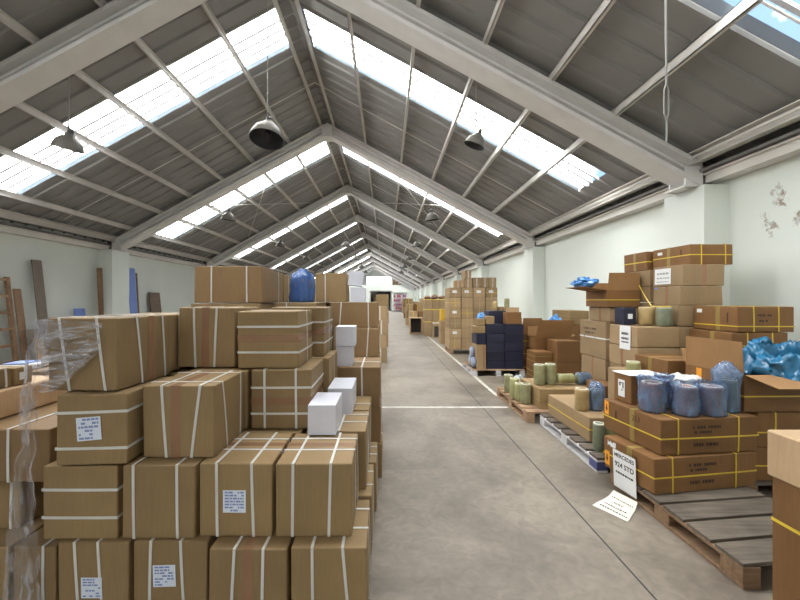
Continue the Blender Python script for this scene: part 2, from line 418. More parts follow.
    def sticker(s, f, u, v, w, h, mat='paper_b', rot=0.0, lines=7, ink='ink_b', name='paper_label', label=None, lift=0.0040, seed=1, fill=0.8):
        p, ex, ey, n = s.face(f, u, v)
        a = R(rot); ex, ey = math.cos(a) * ex + math.sin(a) * ey, -math.sin(a) * ex + math.cos(a) * ey
        p = p + n * lift
        mb = MB(); mb.box(-w / 2, w / 2, -h / 2, h / 2, 0, 0.0008)
        o = mb.build(name, mat, s.o)
        o.matrix_local = Matrix((ex, ey, n)).transposed().to_4x4(); o.location = p
        if label: o['label'] = label
        if lines:
            rnd = random.Random(seed); g = MB()
            for i in range(lines):
                y = h * (0.40 - 0.80 * i / max(1, lines - 1)); x = -w * 0.42; hh = h * 0.28 / lines
                x1 = w * (0.42 if rnd.random() > .3 else 0.15)
                while x < x1:
                    L = w * rnd.uniform(0.07, 0.22); e = min(x + L, x1)
                    if rnd.random() < fill: g.quad((x, y - hh, .0012), (e, y - hh, .0012), (e, y + hh, .0012), (x, y + hh, .0012))
                    x += L + w * 0.03
            if g.f: g.build('print', ink, o)
        return o
    def marks(s, f, u, v, w, h, seed=1, mat='ink_d'):
        """a faint, illegible line of print"""
        p, ex, ey, n = s.face(f, u, v); rnd = random.Random(seed); g = MB(); x = -w / 2
        while x < w / 2 - .004:
            L = rnd.uniform(.5, 1.1) * h; g.quad((x, -h / 2, 0), (min(x + L, w / 2), -h / 2, 0), (min(x + L, w / 2), h / 2, 0), (x, h / 2, 0)); x += L + h * (.25 if rnd.random() < .75 else 1.1)
        o = g.build('print', mat, s.o); o.matrix_local = Matrix((ex, ey, n)).transposed().to_4x4(); o.location = p + n * .0034
        return o
    def text(s, f, u, v, body, size, mat='ink_d', lift=0.0034):
        p, ex, ey, n = s.face(f, u, v)
        o = text_obj(body, size, mat, s.o)
        o.matrix_local = Matrix((ex, ey, n)).transposed().to_4x4(); o.location = p + n * lift
        return o

def text_obj(body, size, mat, parent, bold=0.0):
    cu = bpy.data.curves.new('print', 'FONT'); cu.body = body; cu.size = size; cu.align_x = 'CENTER'; cu.align_y = 'CENTER'; cu.extrude = 0.0002; cu.offset = bold
    t = bpy.data.objects.new('lettering', cu); C.objects.link(t)
    me = bpy.data.meshes.new_from_object(t.evaluated_get(bpy.context.evaluated_depsgraph_get()))
    bpy.data.objects.remove(t); bpy.data.curves.remove(cu)
    me.name = 'print'; me.materials.clear()
    return link('print', me, mat, parent)

def bundle(label, x, y, z0, r, h, mat='roll', group=None, bag=None, cap=True, name='wrapped_roll', tilt=None):
    """a cylindrical filter roll, bare-wrapped or inside a gathered plastic bag"""
    o = empty(name, (x, y, z0), random.uniform(0, 6), label, 'wrapped roll', group)
    prof = [(0.001, 0), (r * .9, 0), (r, .012), (r, h * .3), (r * .985, h * .6), (r, h - .02), (r * .93, h), (r * .62, h), (r * .55, h - .03), (0.001, h - .03)]
    sd = random.random() * 50
    def wob(p, i, k):
        if 1 < i < 6:
            d = noise.noise(Vector((p.x * 30 + sd, p.y * 30, p.z * 8))) * 0.006
            l = math.hypot(p.x, p.y); return Vector((p.x * (1 + d / l), p.y * (1 + d / l), p.z))
        return p
    MB().lathe(prof, 22, wob=wob).build('roll', mat, o, smooth=True)
    if cap: MB().lathe([(r * .64, h + .001), (r * .92, h + .002), (r * .94, h - .004)], 22).build('rim', 'rim', o, smooth=True)
    if bag:
        def w2(p, i, k):
            l = math.hypot(p.x, p.y) + 1e-6
            d = noise.noise(Vector((p.x * 14 + sd, p.y * 14, p.z * 9))) * 0.016 + noise.noise(Vector((p.x * 35, p.y * 35 + sd, p.z * 20))) * 0.007
            d += 0.004 if i > 6 else 0
            dz = noise.noise(Vector((p.x * 18, p.y * 18, sd))) * (0.035 if i > 7 else 0.004 if i > 1 else 0)
            return Vector((p.x * (1 + d / l), p.y * (1 + d / l), max(0.0005, p.z + dz)))
        top = bag.get('top', 0.05)
        q = r + .012
        prof = [(q * .6, .001), (q * .98, .002), (q, .02), (q * 1.01, h * .25), (q, h * .5), (q * 1.01, h * .75), (q, h - .01), (q * bag.get('flare', 1.0), h + top * .5), (q * bag.get('mouth', .8), h + top)]
        if bag.get('close'): prof += [(q * .35, h + top * 1.1), (.004, h + top * 1.0)]
        MB().lathe(prof, 30, wob=w2).build('bag', bag.get('mat', 'bag'), o, smooth=True)
    if tilt: o.rotation_euler = tilt
    return o

def crumple(name, label, cat, loc, size, mat, sd=1.0, amp=0.35, seg=(28, 16), group=None, rz=0.0, parent=None):
    """a crumpled piece of plastic: a lumpy flattened closed form resting on its base"""
    mb = MB(); n, k = seg
    for i in range(k + 1):
        t = PI * i / k
        for j in range(n):
            a = 2 * PI * j / n
            d = Vector((math.sin(t) * math.cos(a), math.sin(t) * math.sin(a), math.cos(t)))
            f = 1 + amp * noise.noise(d * 2.2 + Vector((sd, sd * 2, 0))) + amp * .6 * abs(noise.noise(d * 5 + Vector((0, sd, sd))))
            p = d * f
            mb.v.append((p.x * size[0] / 2, p.y * size[1] / 2, max(0.0, p.z * size[2] / 2 + size[2] / 2)))
    for i in range(k):
        for j in range(n): mb.f.append((i * n + j, i * n + (j + 1) % n, (i + 1) * n + (j + 1) % n, (i + 1) * n + j))
    o = mb.build(name, mat, parent); o.location = loc; o.rotation_euler = (0, 0, rz)
    return tag(o, label, cat, group)

def pallet(label, x0, y0, w, l, yaw, dm, sm, h=0.144, boards=7, wide=0.145, shear=0.0, corner=None):
    """euro pallet: deck boards across x, stringer boards along y, nine blocks, three base boards"""
    o = empty('pallet', (x0, y0, 0), R(yaw), label, 'pallet')
    bh = 0.022
    for i in range(boards):
        c = wide / 2 + (l - wide) * i / (boards - 1)
        m = MB().box(0, w, c - wide / 2, c + wide / 2, h - bh, h); m.v = [(x, y + shear * x, z) for x, y, z in m.v]
        m.build('deck_board', dm, o, bevel=0.002)
    for i in range(3):
        xa = [0, w / 2 - .05, w - .1][i]
        sy = shear * xa
        MB().box(xa, xa + .1, 0.001 + sy, l - .001 + sy, h - 2 * bh, h - bh - .0005).build('stringer', sm, o, bevel=0.002)
        MB().box(xa, xa + .1, 0.001 + sy, l - .001 + sy, 0.0, bh).build('base_board', sm, o, bevel=0.002)
        for j in range(3):
            ya = [0.002, l / 2 - .072, l - .147][j] + sy
            b = MB().box(xa, xa + .1, ya, ya + .145, bh + .0005, h - 2 * bh - .0005).build('block', corner if (corner and i == 0 and j == 0) else sm, o, bevel=0.002)
            if corner and i == 0 and j == 0: b['label'] = 'dark blue corner block'
    return o

def leaning_board(name, label, base, w, t, h, lean, mat, cat="board", skew=0.0):
    """board of width w along Y leaning by 'lean' metres towards -x at its top"""
    bx, by = base; n = Vector((0, 0, 0))
    mb = MB(); s = 1 if lean <= 0 else 1
    top = Vector((lean, skew, h))
    tv = Vector((h, 0, -lean)).normalized() * t
    a = [Vector((0, 0, 0)), Vector((0, w, 0)), Vector((0, w, 0)) + top, top]
    # rest the lower edge on the ground
    b = [p + tv for p in a]
    lo = min(p.z for p in a + b)
    a = [p - Vector((0, 0, lo)) for p in a]; b = [p - Vector((0, 0, lo)) for p in b]
    mb.v = [tuple(p) for p in a + b]
    mb.f = [(0, 1, 2, 3), (7, 6, 5, 4), (0, 4, 5, 1), (1, 5, 6, 2), (2, 6, 7, 3), (3, 7, 4, 0)]
    o = mb.build(name, mat, None); o.location = (bx, by, 0)
    return tag(o, label, cat)
# ------------------------------------------------------------------ the hall
AX, RZ, SL = -1.75, 7.04, 0.545           # ridge x, roof underside at ridge, roof slope
XL, XR = -8.45, 4.67                       # wall planes
Y0, Y1 = -7.4, 64.0
FR = [5.16 + 6 * k for k in range(-2, 10)]
roof = lambda x: RZ - SL * abs(x - AX)
def struct(o, label=None):
    o['kind'] = 'structure'
    if label: o['label'] = label
    return o

struct(MB().box(XL - .3, XR + .3, Y0 - 4, Y1 + 3, -0.2, 0).build('floor', 'floor'), 'worn grey concrete warehouse floor')
struct(MB().box(XR, XR + .25, Y0, Y1, 0, roof(XR) + .03).build('wall_right', 'wall_peel'), 'pale mint plaster wall on the right, flaking near the first pier')
struct(MB().box(XL - .25, XL, Y0, Y1, 0, roof(XL) + .03).build('wall_left', 'wall'), 'pale mint plaster wall on the left')
# painted lines and the joint in the slab
struct(MB().box(1.835, 1.90, 6.35, 58, 0, 0.002).build('trim_1', 'paint'), 'white line painted along the aisle edge')
struct(MB().box(-0.4, 1.83, 5.66, 5.73, 0, 0.002).build('trim_2', 'paint'), 'white line painted across the aisle')
struct(MB().box(1.440, 1.450, -4, 30, 0, 0.0015).build('trim_3', 'black'), 'dark joint in the concrete along the aisle')

# piers
for s, (xa, xb) in (('right', (4.32, XR)), ('left', (XL, -8.04))):
    for k, y in enumerate(FR):
        struct(MB().box(xa, xb, y, y + .74, 0, 3.18 if s == 'right' else 3.10).build('pier', 'wall'), 'mint plastered wall pier under a roof frame')

# roof frames: two rafters, an apex plate and two foot brackets each
def rafter(sgn, y, parent):
    xe = 4.40 if sgn > 0 else -8.12
    za, dep = 6.88, 0.34
    def prof(x, z):   # I section in the y-z plane with lipped flanges
        pts = [(0, 0), (.36, 0), (.36, .06), (.325, .07), (.30, .085), (.30, .255), (.325, .27), (.36, .28), (.36, dep), (0, dep), (0, .275), (.10, .262), (.12, .245), (.12, .20), (.045, .19), (.045, .15), (.12, .14), (.12, .095), (.10, .08), (0, .065)]
        return [(x, y + .12 + a, z - dep + b) for a, b in pts]
    A = prof(AX, za); B = prof(xe, za - SL * abs(xe - AX))
    mb = MB(); n = len(A); mb.v = A + B
    for i in range(n): mb.f.append((i, (i + 1) % n, n + (i + 1) % n, n + i))
    mb.f += [tuple(range(n)), tuple(range(2 * n - 1, n - 1, -1))]
    return mb.build('rafter', 'rafter', parent)
for k, y in enumerate(FR):
    e = empty('roof_frame', (0, 0, 0), 0, 'grey painted steel roof frame spanning the hall', None, None, 'structure')
    rafter(1, y, e); rafter(-1, y, e)
    MB().box(AX - .16, AX + .16, y + .10, y + .50, 6.47, 6.82).build('apex_plate', 'rafter', e)
    for sg, xa, xb, zt in ((1, 4.18, 4.42, 3.18), (-1, -8.16, -7.9, 3.10)):
        m = MB()
        m.box(xa, xb, y + .14, y + .17, zt, zt + .30).box(xa, xb, y + .43, y + .46, zt, zt + .30).box(xa - .05, xb + .05, y + .1, y + .5, zt, zt + .02)
        m.build('foot_bracket', 'rafter', e)
        MB().box(xb if sg > 0 else xa - .14, xb + .14 if sg > 0 else xa, y + .16, y + .44, zt + .005, zt + .30).build('gusset', 'dark_steel', e)
# purlins
PX = [.19, 1.14, 2.20, 3.14, 4.07, 4.96]
for sg in (1, -1):
    for d in PX + ([5.85] if sg < 0 else []):
        x = AX + sg * d; z = roof(x) - .20
        m = MB(); m.box(x - .024, x + .024, Y0, Y1, z + .03, z + .04).box(x - .024, x - .012, Y0, Y1, z + .03, z + .15).box(x - .024, x + .024, Y0, Y1, z + .138, z + .15)
        struct(m.build('purlin', 'purlin'), 'long white purlin under the roof sheets')
# roof lights: bands running down the slope
SKY = [(-4.5, -3.55), (2.55, 3.65), (6.85, 7.95), (12.6, 13.7), (18.8, 19.9)] + [(24.85, 25.95), (31.4, 32.5)] + [(39.4 + 6 * k, 40.5 + 6 * k) for k in range(4)]  # first band, unseen behind the camera, is added to brighten carton fronts
SXR, SXL = (AX + .26, 4.0), (-7.7, AX - .26)
# corrugated sheets with a rib every 0.35 m
def sheet_profile():
    out = []; y = Y0
    while y < Y1 + .3:
        out += [(y, 0), (y + .27, 0), (y + .29, -.042), (y + .328, -.042)]
        y += .348
    return out
prof = sheet_profile()
ys = sorted(set([p[0] for p in prof] + [v for s in SKY for v in s]))
def ph(y):
    for a, b in zip(prof, prof[1:]):
        if a[0] <= y <= b[0]: return a[1] + (b[1] - a[1]) * (y - a[0]) / (b[0] - a[0] + 1e-9)
    return 0
for nm, edge, win in (('ceiling_right', XR + .35, SXR), ('ceiling_left', XL - .35, SXL)):
    mb = MB()
    for a, b in zip(ys, ys[1:]):
        mid = (a + b) / 2
        spans = [(AX, edge)] if edge > 0 else [(edge, AX)]
        if any(s[0] < mid < s[1] for s in SKY):
            lo, hi = (AX, edge) if edge > 0 else (edge, AX)
            spans = [(lo, win[0]), (win[1], hi)]
        for (p, q) in spans:
            mb.quad((p, a, roof(p) + ph(a)), (q, a, roof(q) + ph(a)), (q, b, roof(q) + ph(b)), (p, b, roof(p) + ph(b)))
    o = mb.build(nm, 'sheet'); struct(o, 'dark grey corrugated roof sheets on the %s slope' % nm[8:])
n_w = 0
for (a, b) in SKY:
    for win in (SXR, SXL):
        n_w += 1
        e = empty('window_%d' % n_w, (0, 0, 0), 0, 'bright translucent roof light band on the %s slope' % ('right' if win[0] > AX else 'left'), None, None, 'structure')
        p, q = win; mb = MB(); yy = [a + (b - a) * i / 12 for i in range(13)]
        for u, v in zip(yy, yy[1:]):
            mb.quad((p - .06, u, roof(p - .06) + .006), (q + .06, u, roof(q + .06) + .006), (q + .06, v, roof(q + .06) + .006), (p - .06, v, roof(p - .06) + .006))
        mb.build('pane', 'skylight', e)
        mb = MB(); mb.quad((p, b - .13, roof(p) - .004), (q, b - .13, roof(q) - .004), (q, b, roof(q) - .004), (p, b, roof(p) - .004)); mb.build('edge_strip', 'sky_edge', e)
        for t in (.26, .46, .66):
            y = a + (b - a) * t; r = MB()
            for s in (-1, 1): pass
            r.v = [(p, y, roof(p) - .035), (q, y, roof(q) - .035), (q, y + .05, roof(q) - .035), (p, y + .05, roof(p) - .035),
                   (p, y, roof(p) + .004), (q, y, roof(q) + .004), (q, y + .05, roof(q) + .004), (p, y + .05, roof(p) + .004)]
            r.f = [(0, 3, 2, 1), (4, 5, 6, 7), (0, 1, 5, 4), (1, 2, 6, 5), (2, 3, 7, 6), (3, 0, 4, 7)]
            r.build('glazing_bar', 'glaze', e)
# thin sag rods down the slope, one line per bay
for k, y in enumerate(FR[:-1]):
    for xe in (4.2, -7.9):
        m = MB().tube([(AX, y + 4.15, roof(AX) - .10), (xe, y + 4.15, roof(xe) - .10)], .012, 5)
        struct(m.build('sag_rod', 'purlin'), 'thin tie rod running down the roof slope')
for sg in (1, -1):
    for (da, db) in ((1.6, 4.4), (4.4, 1.6)):
        xa, xb = AX + sg * da, AX + sg * db
        m = MB().tube([(xa, 11.5, roof(xa) - .2), (xb, 17.0, roof(xb) - .2)], .011, 5)
        struct(m.build('brace_rod', 'purlin'), 'thin diagonal brace rod under the roof')
# eave beams and wall-top gutters
for sg in (1, -1):
    xw = XR if sg > 0 else XL
    f = lambda d0, d1: (min(xw - sg * d0, xw - sg * d1), max(xw - sg * d0, xw - sg * d1))
    zt = roof(xw)
    m = MB(); a, b = f(.30, .42)
    z = roof(xw - sg * .42) - .10
    m.box(a, b, Y0, Y1, z - .17, z - .155).box(a, b, Y0, Y1, z - .015, z); c = f(.30, .315); m.box(c[0], c[1], Y0, Y1, z - .17, z)
    a2, b2 = f(.40, .42); m.box(a2, b2, Y0, Y1, z - .10, z - .07)
    struct(m.build('eave_beam', 'purlin'), 'white steel eave beam along the wall head')
    m = MB(); a, b = f(0, .20); m.box(a, b, Y0, Y1, zt - .30, zt - .17); a, b = f(.17, .24); m.box(a, b, Y0, Y1, zt - .19, zt - .165)
    struct(m.build('gutter', 'purlin'), 'pale box gutter running along the wall head')
    m = MB(); a, b = f(.0, .30); m.box(a, b, Y0, Y1, zt - .155, zt - .12)
    struct(m.build('eave_board', 'dark_steel'), 'dark board closing the eave above the gutter')

# far end: cross wall with a doorway, store deck above, gable with a wide window
YE = 60.0
for a, b, z0, z1 in ((XL, -2.5, 0, 4.05), (.85, XR, 0, 4.05), (-2.5, .85, 3.1, 4.05)):
    struct(MB().box(a, b, YE, YE + .2, z0, z1).build('wall_end', 'wall'), 'pale cross wall at the far end')
struct(MB().box(XL, XR, YE + .2, Y1, 3.9, 4.05).build('mezzanine', 'wall'), 'deck above the far cross wall')
e = empty('door_1', (0, 0, 0), 0, 'grey framed doorway in the far cross wall', None, None, 'structure')
for a, b, z0, z1 in ((-2.55, -2.4, 0, 3.15), (.75, .9, 0, 3.15), (-2.4, .75, 3.0, 3.15)):
    MB().box(a, b, YE - .06, YE - .001, z0, z1).build('door_frame', 'metal', e)
WA, WB, WZ0, WZ1 = -3.3, .95, 4.25, 5.65
g = MB(); T = .2
def gbox(a, b, z0, z1): g.box(a, b, Y1, Y1 + T, z0, z1)
gbox(XL, XR, 0, 4.25); gbox(XL, WA, 4.25, 4.3)
def gpoly(pts):
    n = len(g.v); k = len(pts)
    g.v += [(x, Y1, z) for x, z in pts] + [(x, Y1 + T, z) for x, z in pts]
    g.f += [tuple(n + i for i in range(k)), tuple(n + k + i for i in reversed(range(k)))]
    for i in range(k): g.f.append((n + i, n + (i + 1) % k, n + k + (i + 1) % k, n + k + i))
gpoly([(XL, 4.25), (WA, 4.25), (WA, roof(WA)), (XL, roof(XL))] if roof(XL) > 4.25 else [(AX - (RZ - 4.25) / SL, 4.25), (WA, 4.25), (WA, roof(WA))])
gpoly([(WB, 4.25), (AX + (RZ - 4.25) / SL, 4.25), (WB, roof(WB))])
gpoly([(WA, 5.65), (WB, 5.65), (WB, roof(WB)), (AX, roof(AX)), (WA, roof(WA))])
struct(g.build('wall_gable', 'rafter'), 'far gable wall around the wide window')
e = empty('window_%d' % (n_w + 1), (0, 0, 0), 0, 'wide bright window in the far gable', None, None, 'structure')
MB().box(WA, WB, Y1 + .08, Y1 + .09, WZ0, WZ1).build('pane', 'skylight', e)
for a, b, z0, z1 in ((WA, WA + .08, WZ0, WZ1), (WB - .08, WB, WZ0, WZ1), (WA, WB, WZ0, WZ0 + .08), (WA, WB, WZ1 - .08, WZ1), (-2.0, -1.93, WZ0, WZ1), (-.5, -.43, WZ0, WZ1)):
    MB().box(a, b, Y1 + .04, Y1 + .14, z0, z1).build('window_frame', 'metal', e)
# near end behind the photographer
g = MB(); Yn = Y0 - .2
pts = [(XL, 0), (XR, 0), (XR, roof(XR)), (AX, roof(AX)), (XL, roof(XL))]
n = len(pts); g.v = [(x, Yn, z) for x, z in pts] + [(x, Y0, z) for x, z in pts]
g.f = [tuple(range(n)), tuple(reversed(range(n, 2 * n)))] + [(i, (i + 1) % n, n + (i + 1) % n, n + i) for i in range(n)]
struct(g.build('wall_near', 'wall'), 'plain wall closing the near end of the hall')

# hanging lamps
def lamp(x, y, label, tilt=0.0, zc=4.28, group=None, sc_=1.0, tx=4):
    e = empty('pendant_lamp', (x, y, zc), 0, label, 'ceiling lamp', group)
    prof = [(.225, -.10), (.228, -.095), (.215, -.04), (.18, .04), (.12, .10), (.075, .125), (.07, .16), (.05, .165)]
    sh = MB().lathe(prof, 28).build('lamp_shade', 'lamp', e, smooth=True)
    inn = MB().lathe([(.222, -.099), (.208, -.04), (.172, .035), (.112, .095), (.001, .10)], 28).build('reflector', 'lamp_unlit', sh, smooth=True)
    MB().lathe([(.001, -.05), (.04, -.04), (.05, 0), (.035, .05), (.02, .098)], 14).build('bulb', 'lamp_unlit', sh, smooth=True)
    MB().lathe([(.001, .24), (.035, .24), (.045, .22), (.045, .165), (.001, .165)], 14).build('socket', 'dark_steel', sh, smooth=True)
    zr = roof(x) - .16 - zc
    MB().tube([(0, 0, .24), (0, 0, .34)], .014, 6).build('hook', 'dark_steel', e)
    MB().tube([(0, 0, .34), (0, 0, zr + .14)], .008, 5).build('cord', 'cord', e)
    sh.rotation_euler = (R(tx), tilt, 0); sh.scale = (sc_,) * 3
    return e
lamp(-5.05, 6.05, 'tilted pendant lamp in front of the nearest left roof light', R(18), 4.10, None, .95, 10)
lamp(-1.93, 6.2, 'large dark-mouthed pendant lamp hanging near the ridge, closest of all lamps', 0.05, 4.33, None, 1.22, -14)
lamp(1.48, 6.25, 'tilted pendant lamp below the nearest right roof light', R(22), 4.22, None, .78, 8)
ords = ['second', 'third', 'fourth', 'fifth', 'sixth', 'seventh', 'eighth']
for k in range(1, 6):
    lamp(-5.05, 6.2 + 6 * k, 'pendant lamp over the left side in the %s row of lamps' % ords[k - 1], R(8), group='pendant lamps')
    lamp(1.48, 6.2 + 6 * k, 'pendant lamp over the right side in the %s row of lamps' % ords[k - 1], R(-8), group='pendant lamps')
    if k > 1: lamp(-1.93, 6.2 + 6 * k, 'pendant lamp under the ridge in the %s row of lamps' % ords[k - 1], 0, group='pendant lamps')
# hanging wire with a turnbuckle by the near right rafter foot
e = empty('hanger_wire', (2.25, 3.05, 2.87), 0, 'steel hanger wire with turnbuckle dangling near the right pier', 'wire')
MB().tube([(0, 0, 0), (.004, 0, .10), (0, 0, .195)], .007, 6).build('wire', 'cord', e)
MB().tube([(0, 0, .46), (-.012, 0, 1.86)], .008, 6).build('wire', 'cord', e)
t = MB()
for s in (-1, 1): t.tube([(s * .004, 0, .19), (s * .018, 0, .23), (s * .018, 0, .42), (s * .004, 0, .465)], .006, 6)
t.build('turnbuckle', 'cord', e)
# ------------------------------------------------------------------ left front stack
VW = [('X', .30), ('X', .68)]                 # two straps over the top
GR = VW + [('Z', .30), ('Z', .70)]
GL = 'strapped cartons of the front left stack'
L0, L1, L2, L3, L4 = 0.0, .381, .762, 1.15, 1.57
B = lambda label, *a, **k: Carton(label, *a, **{'group': GL, **k})
# bottom course
b = B('strapped carton with address label in the bottom course, leftmost at its front', -1.665, -1.300, 1.918, 2.36, L0, L1, straps=[('X', .24, .30), ('X', .57, .64)])
b.sticker('F', .49, .40, .105, .105, seed=3)
b = B('strapped carton with address label in the bottom course, second from its left', -1.285, -.905, 1.925, 2.37, L0, L1, straps=[('X', .24, .22), ('X', .64, .70)])
b.sticker('F', .43, .55, .115, .11, rot=2, seed=5)
B('strapped carton with brown tape down its front, bottom course, third from left', -.872, -.482, 1.862, 2.33, L0, L1, straps=[('X', .33, .28), ('X', .70, .68)], tape=('X', .50), det=2)
B('strapped carton without label at the right end of the bottom course front', -.476, -.094, 1.875, 2.345, L0, L1, straps=[('X', .28, .29), ('X', .68, .77), ('Y', .35), ('Y', .75)])
B('bottom course carton along the aisle, second from the front', -.48, -.088, 2.375, 2.85, L0, L1, straps=[('Y', .3), ('Y', .72)])
B('bottom course carton along the aisle, third from the front', -.47, -.07, 2.87, 3.30, L0, L1, straps=[('Y', .35), ('Y', .72)])
B('buried carton in the bottom course of the front left stack', -1.66, -.90, 2.40, 3.28, L0, L1, det=1)
B('buried carton in the bottom course beside the aisle row', -.885, -.49, 2.36, 3.28, L0, L1, det=1)
# second course
B('strapped carton at the left end of the second course, straps level', -1.755, -1.372, 1.934, 2.40, L1, L2 - .004, straps=[('Z', .30), ('Z', .68)])
B('strapped carton in the second course, second from left, straps upright', -1.352, -.975, 1.94, 2.40, L1, L2, straps=[('X', .15, .17), ('X', .75, .77)])
b = B('strapped carton with square label centred on its front, second course middle', -.968, -.587, 1.958, 2.42, L1, L2, straps=[('X', .24, .25), ('X', .72, .75), ('Y', .40), ('Y', .76)], tape=('Y', .58))
b.sticker('F', .49, .49, .118, .115, seed=9)
B('strapped carton at the right end of the second course, below the white boxes', -.572, -.172, 1.955, 2.42, L1, L2, straps=[('X', .23, .22), ('X', .72, .70), ('Y', .40), ('Y', .78)], tape=('Y', .58))
b = B('second course carton along the aisle with white label on its side', -.52, -.126, 2.45, 2.90, L1, L2, straps=[('X', .55), ('Y', .40), ('Y', .78)])
b.sticker('R', .50, .42, .09, .13, mat='paper', lines=5, ink='ink', seed=2)
B('second course carton along the aisle, behind the one with a side label', -.52, -.125, 2.92, 3.36, L1, L2, straps=[('X', .45), ('Y', .4)])
B('buried carton in the second course of the front left stack', -1.75, -.98, 2.43, 3.36, L1, L2 - .006, det=1)
B('buried carton in the second course behind the labelled one', -.97, -.54, 2.44, 3.36, L1, L2 - .004, det=1)
# third course
b = B('slightly turned carton with tilted label and level straps under the wrapped one', -1.668, -1.318, 1.915, 2.38, L2 + .002, 1.125, yaw=4, straps=[('Z', .24), ('Z', .76, .74)])
b.sticker('F', .47, .52, .118, .118, rot=4, lines=6, seed=11)
B('carton with open top seam and leaning straps in the third course, orange lit side', -1.300, -.908, 2.02, 2.44, L2, L3, straps=[('X', .27, .33), ('X', .80, .68), ('Y', .22, .40), ('Y', .86)], tape=('X', .46), tmat='tape')
B('carton with crossed white straps in the third course, behind two white boxes', -.887, -.487, 2.48, 2.97, L2, L3, straps=GR[:2] and [('X', .22, .23), ('X', .74, .76), ('Z', .26), ('Z', .70)], tape=('Z', .47))
B('third course carton tucked behind the one with crossed straps', -.80, -.44, 2.99, 3.44, L2, L3 + .002, straps=[('Y', .5)])
B('buried carton in the third course behind the turned one', -1.72, -1.31, 2.50, 3.40, L2, 1.125, det=1)
B('buried carton in the third course behind the open seamed one', -1.29, -.90, 2.47, 3.40, L2, L3 - .004, det=1)
# fourth course
wrapped = B('carton partly covered in torn clear stretch film, top left of the stack', -1.775, -1.392, 1.985, 2.46, 1.128, 1.512, yaw=-1.5, straps=[('X', .17, .32), ('X', .70, .84), ('Y', .30, .42), ('Y', .80, .88)], tape=('Y', .58))
B('carton directly behind the film covered one on the top left', -1.785, -1.408, 2.48, 2.86, 1.128, 1.512, straps=[('Y', .3)], skew=.008)
B('upright strapped carton with brown tape band, fourth course, left of two', -1.400, -1.010, 2.55, 3.02, L3, 1.556, straps=[('X', .27, .31), ('X', .68, .64)], tape=('X', .48))
B('carton with level straps and smudged tape band, fourth course, right of two', -.985, -.577, 2.52, 3.00, L3, 1.532, straps=[('Z', .28), ('Z', .73), ('Y', .55)], tape=('Z', .52))
B('fourth course carton just behind the one with the smudged tape band', -.93, -.49, 3.04, 3.50, L3 + .004, 1.548, straps=[('Z', .28), ('Z', .70), ('Y', .5)], tape=('Z', .5))
# torn stretch film on the wrapped carton and hanging beside the stack
e = empty('stretch_film', (-1.78, 1.97, 0.1), 0, 'torn clear stretch film clinging to a carton and hanging down the stack side', 'plastic film', None)
def film(name, f, nu, nv, amp, sc, sd, parent, off=(0, 0, 0), mat='film'):
    mb = MB()
    for j in range(nv + 1):
        for i in range(nu + 1):
            p = Vector(f(i / nu, j / nv)) - Vector(off)
            q = p * sc
            p += Vector((noise.noise(q + Vector((sd, 0, 0))), noise.noise(q + Vector((0, sd, 7))), noise.noise(q + Vector((3, 0, sd))) * .6)) * amp
            mb.v.append(tuple(p))
    for j in range(nv):
        for i in range(nu): mb.f.append((j * (nu + 1) + i, j * (nu + 1) + i + 1, (j + 1) * (nu + 1) + i + 1, (j + 1) * (nu + 1) + i))
    return mb.build(name, mat, parent, smooth=True)
OF = (-1.78, 1.97, 0.1)
def f1(u, v):    # over the front face, narrowing to a gathered knot at lower right
    z = 1.505 - .375 * v
    xr = -1.46 - .04 * v if v < .5 else -1.50 - .42 * (v - .5)
    return (-1.785 + (xr + 1.785) * u, 1.955 - .012 * math.sin(u * 3), z - .02 * u * (1 - v))
film('front_sheet', f1, 34, 30, .012, 14, 2.0, e, OF)
def f1b(u, v):
    return (-1.79 - .006 * math.sin(v * 5), 1.97 + .40 * u, 1.51 - .37 * v)
film('side_sheet', f1b, 16, 16, .006, 10, 5.0, e, OF)
def f2(u, v):    # hanging tail between the two stacks
    z = 1.50 - 1.40 * v; w = .05 + .15 * v if v < .6 else .14 + .08 * (v - .6)
    x = -1.725 - .075 * math.sin(min(1, v * 1.25) * PI * .6) - .01 * math.sin(v * 9)
    return (x - w / 2 + w * u, 1.885 + .02 * math.sin(u * 9 + v * 4), z)
film('hanging_sheet', f2, 26, 70, .020, 11, 9.0, e, OF, 'film_v')
def f3(u, v):
    return (-1.80 + .30 * u, 1.945 - .02 * math.sin(u * 8), 1.26 - .10 * v + .16 * u + .03 * math.sin(u * 6))
film('gathered_strip', f3, 30, 10, .03, 22, 4.0, e, OF)

# white cartons on the stack
def white_box(label, x0, x1, y0, y1, z0, z1, yaw=0):
    return Carton(label, x0, x1, y0, y1, z0, z1, yaw=yaw, mat='white_box', group='plain white cartons', det=1, skew=.002, bulge=.001, r=.003)
white_box('nearest plain white box lying on the second course carton', -.490, -.305, 2.35, 2.69, L2 + .003, .955)
white_box('taller white box standing right behind the nearest white one', -.434, -.245, 2.80, 3.20, L2 + .001, .955)
white_box('lower of two small white boxes stacked on a brown carton', -.460, -.306, 3.46, 3.70, 1.0, 1.182)
white_box('upper of two small white boxes stacked on a brown carton', -.462, -.275, 3.455, 3.69, 1.182, 1.365, 1)
white_box('lower white box on the top carton by the aisle', -.46, -.262, 4.90, 5.1, 1.582, 1.772)
wb = white_box('tilted white box crowning the left stack by the aisle', -.500, -.305, 4.88, 5.08, 1.790, 1.98, 3)
wb.o.rotation_euler[1] = R(8)

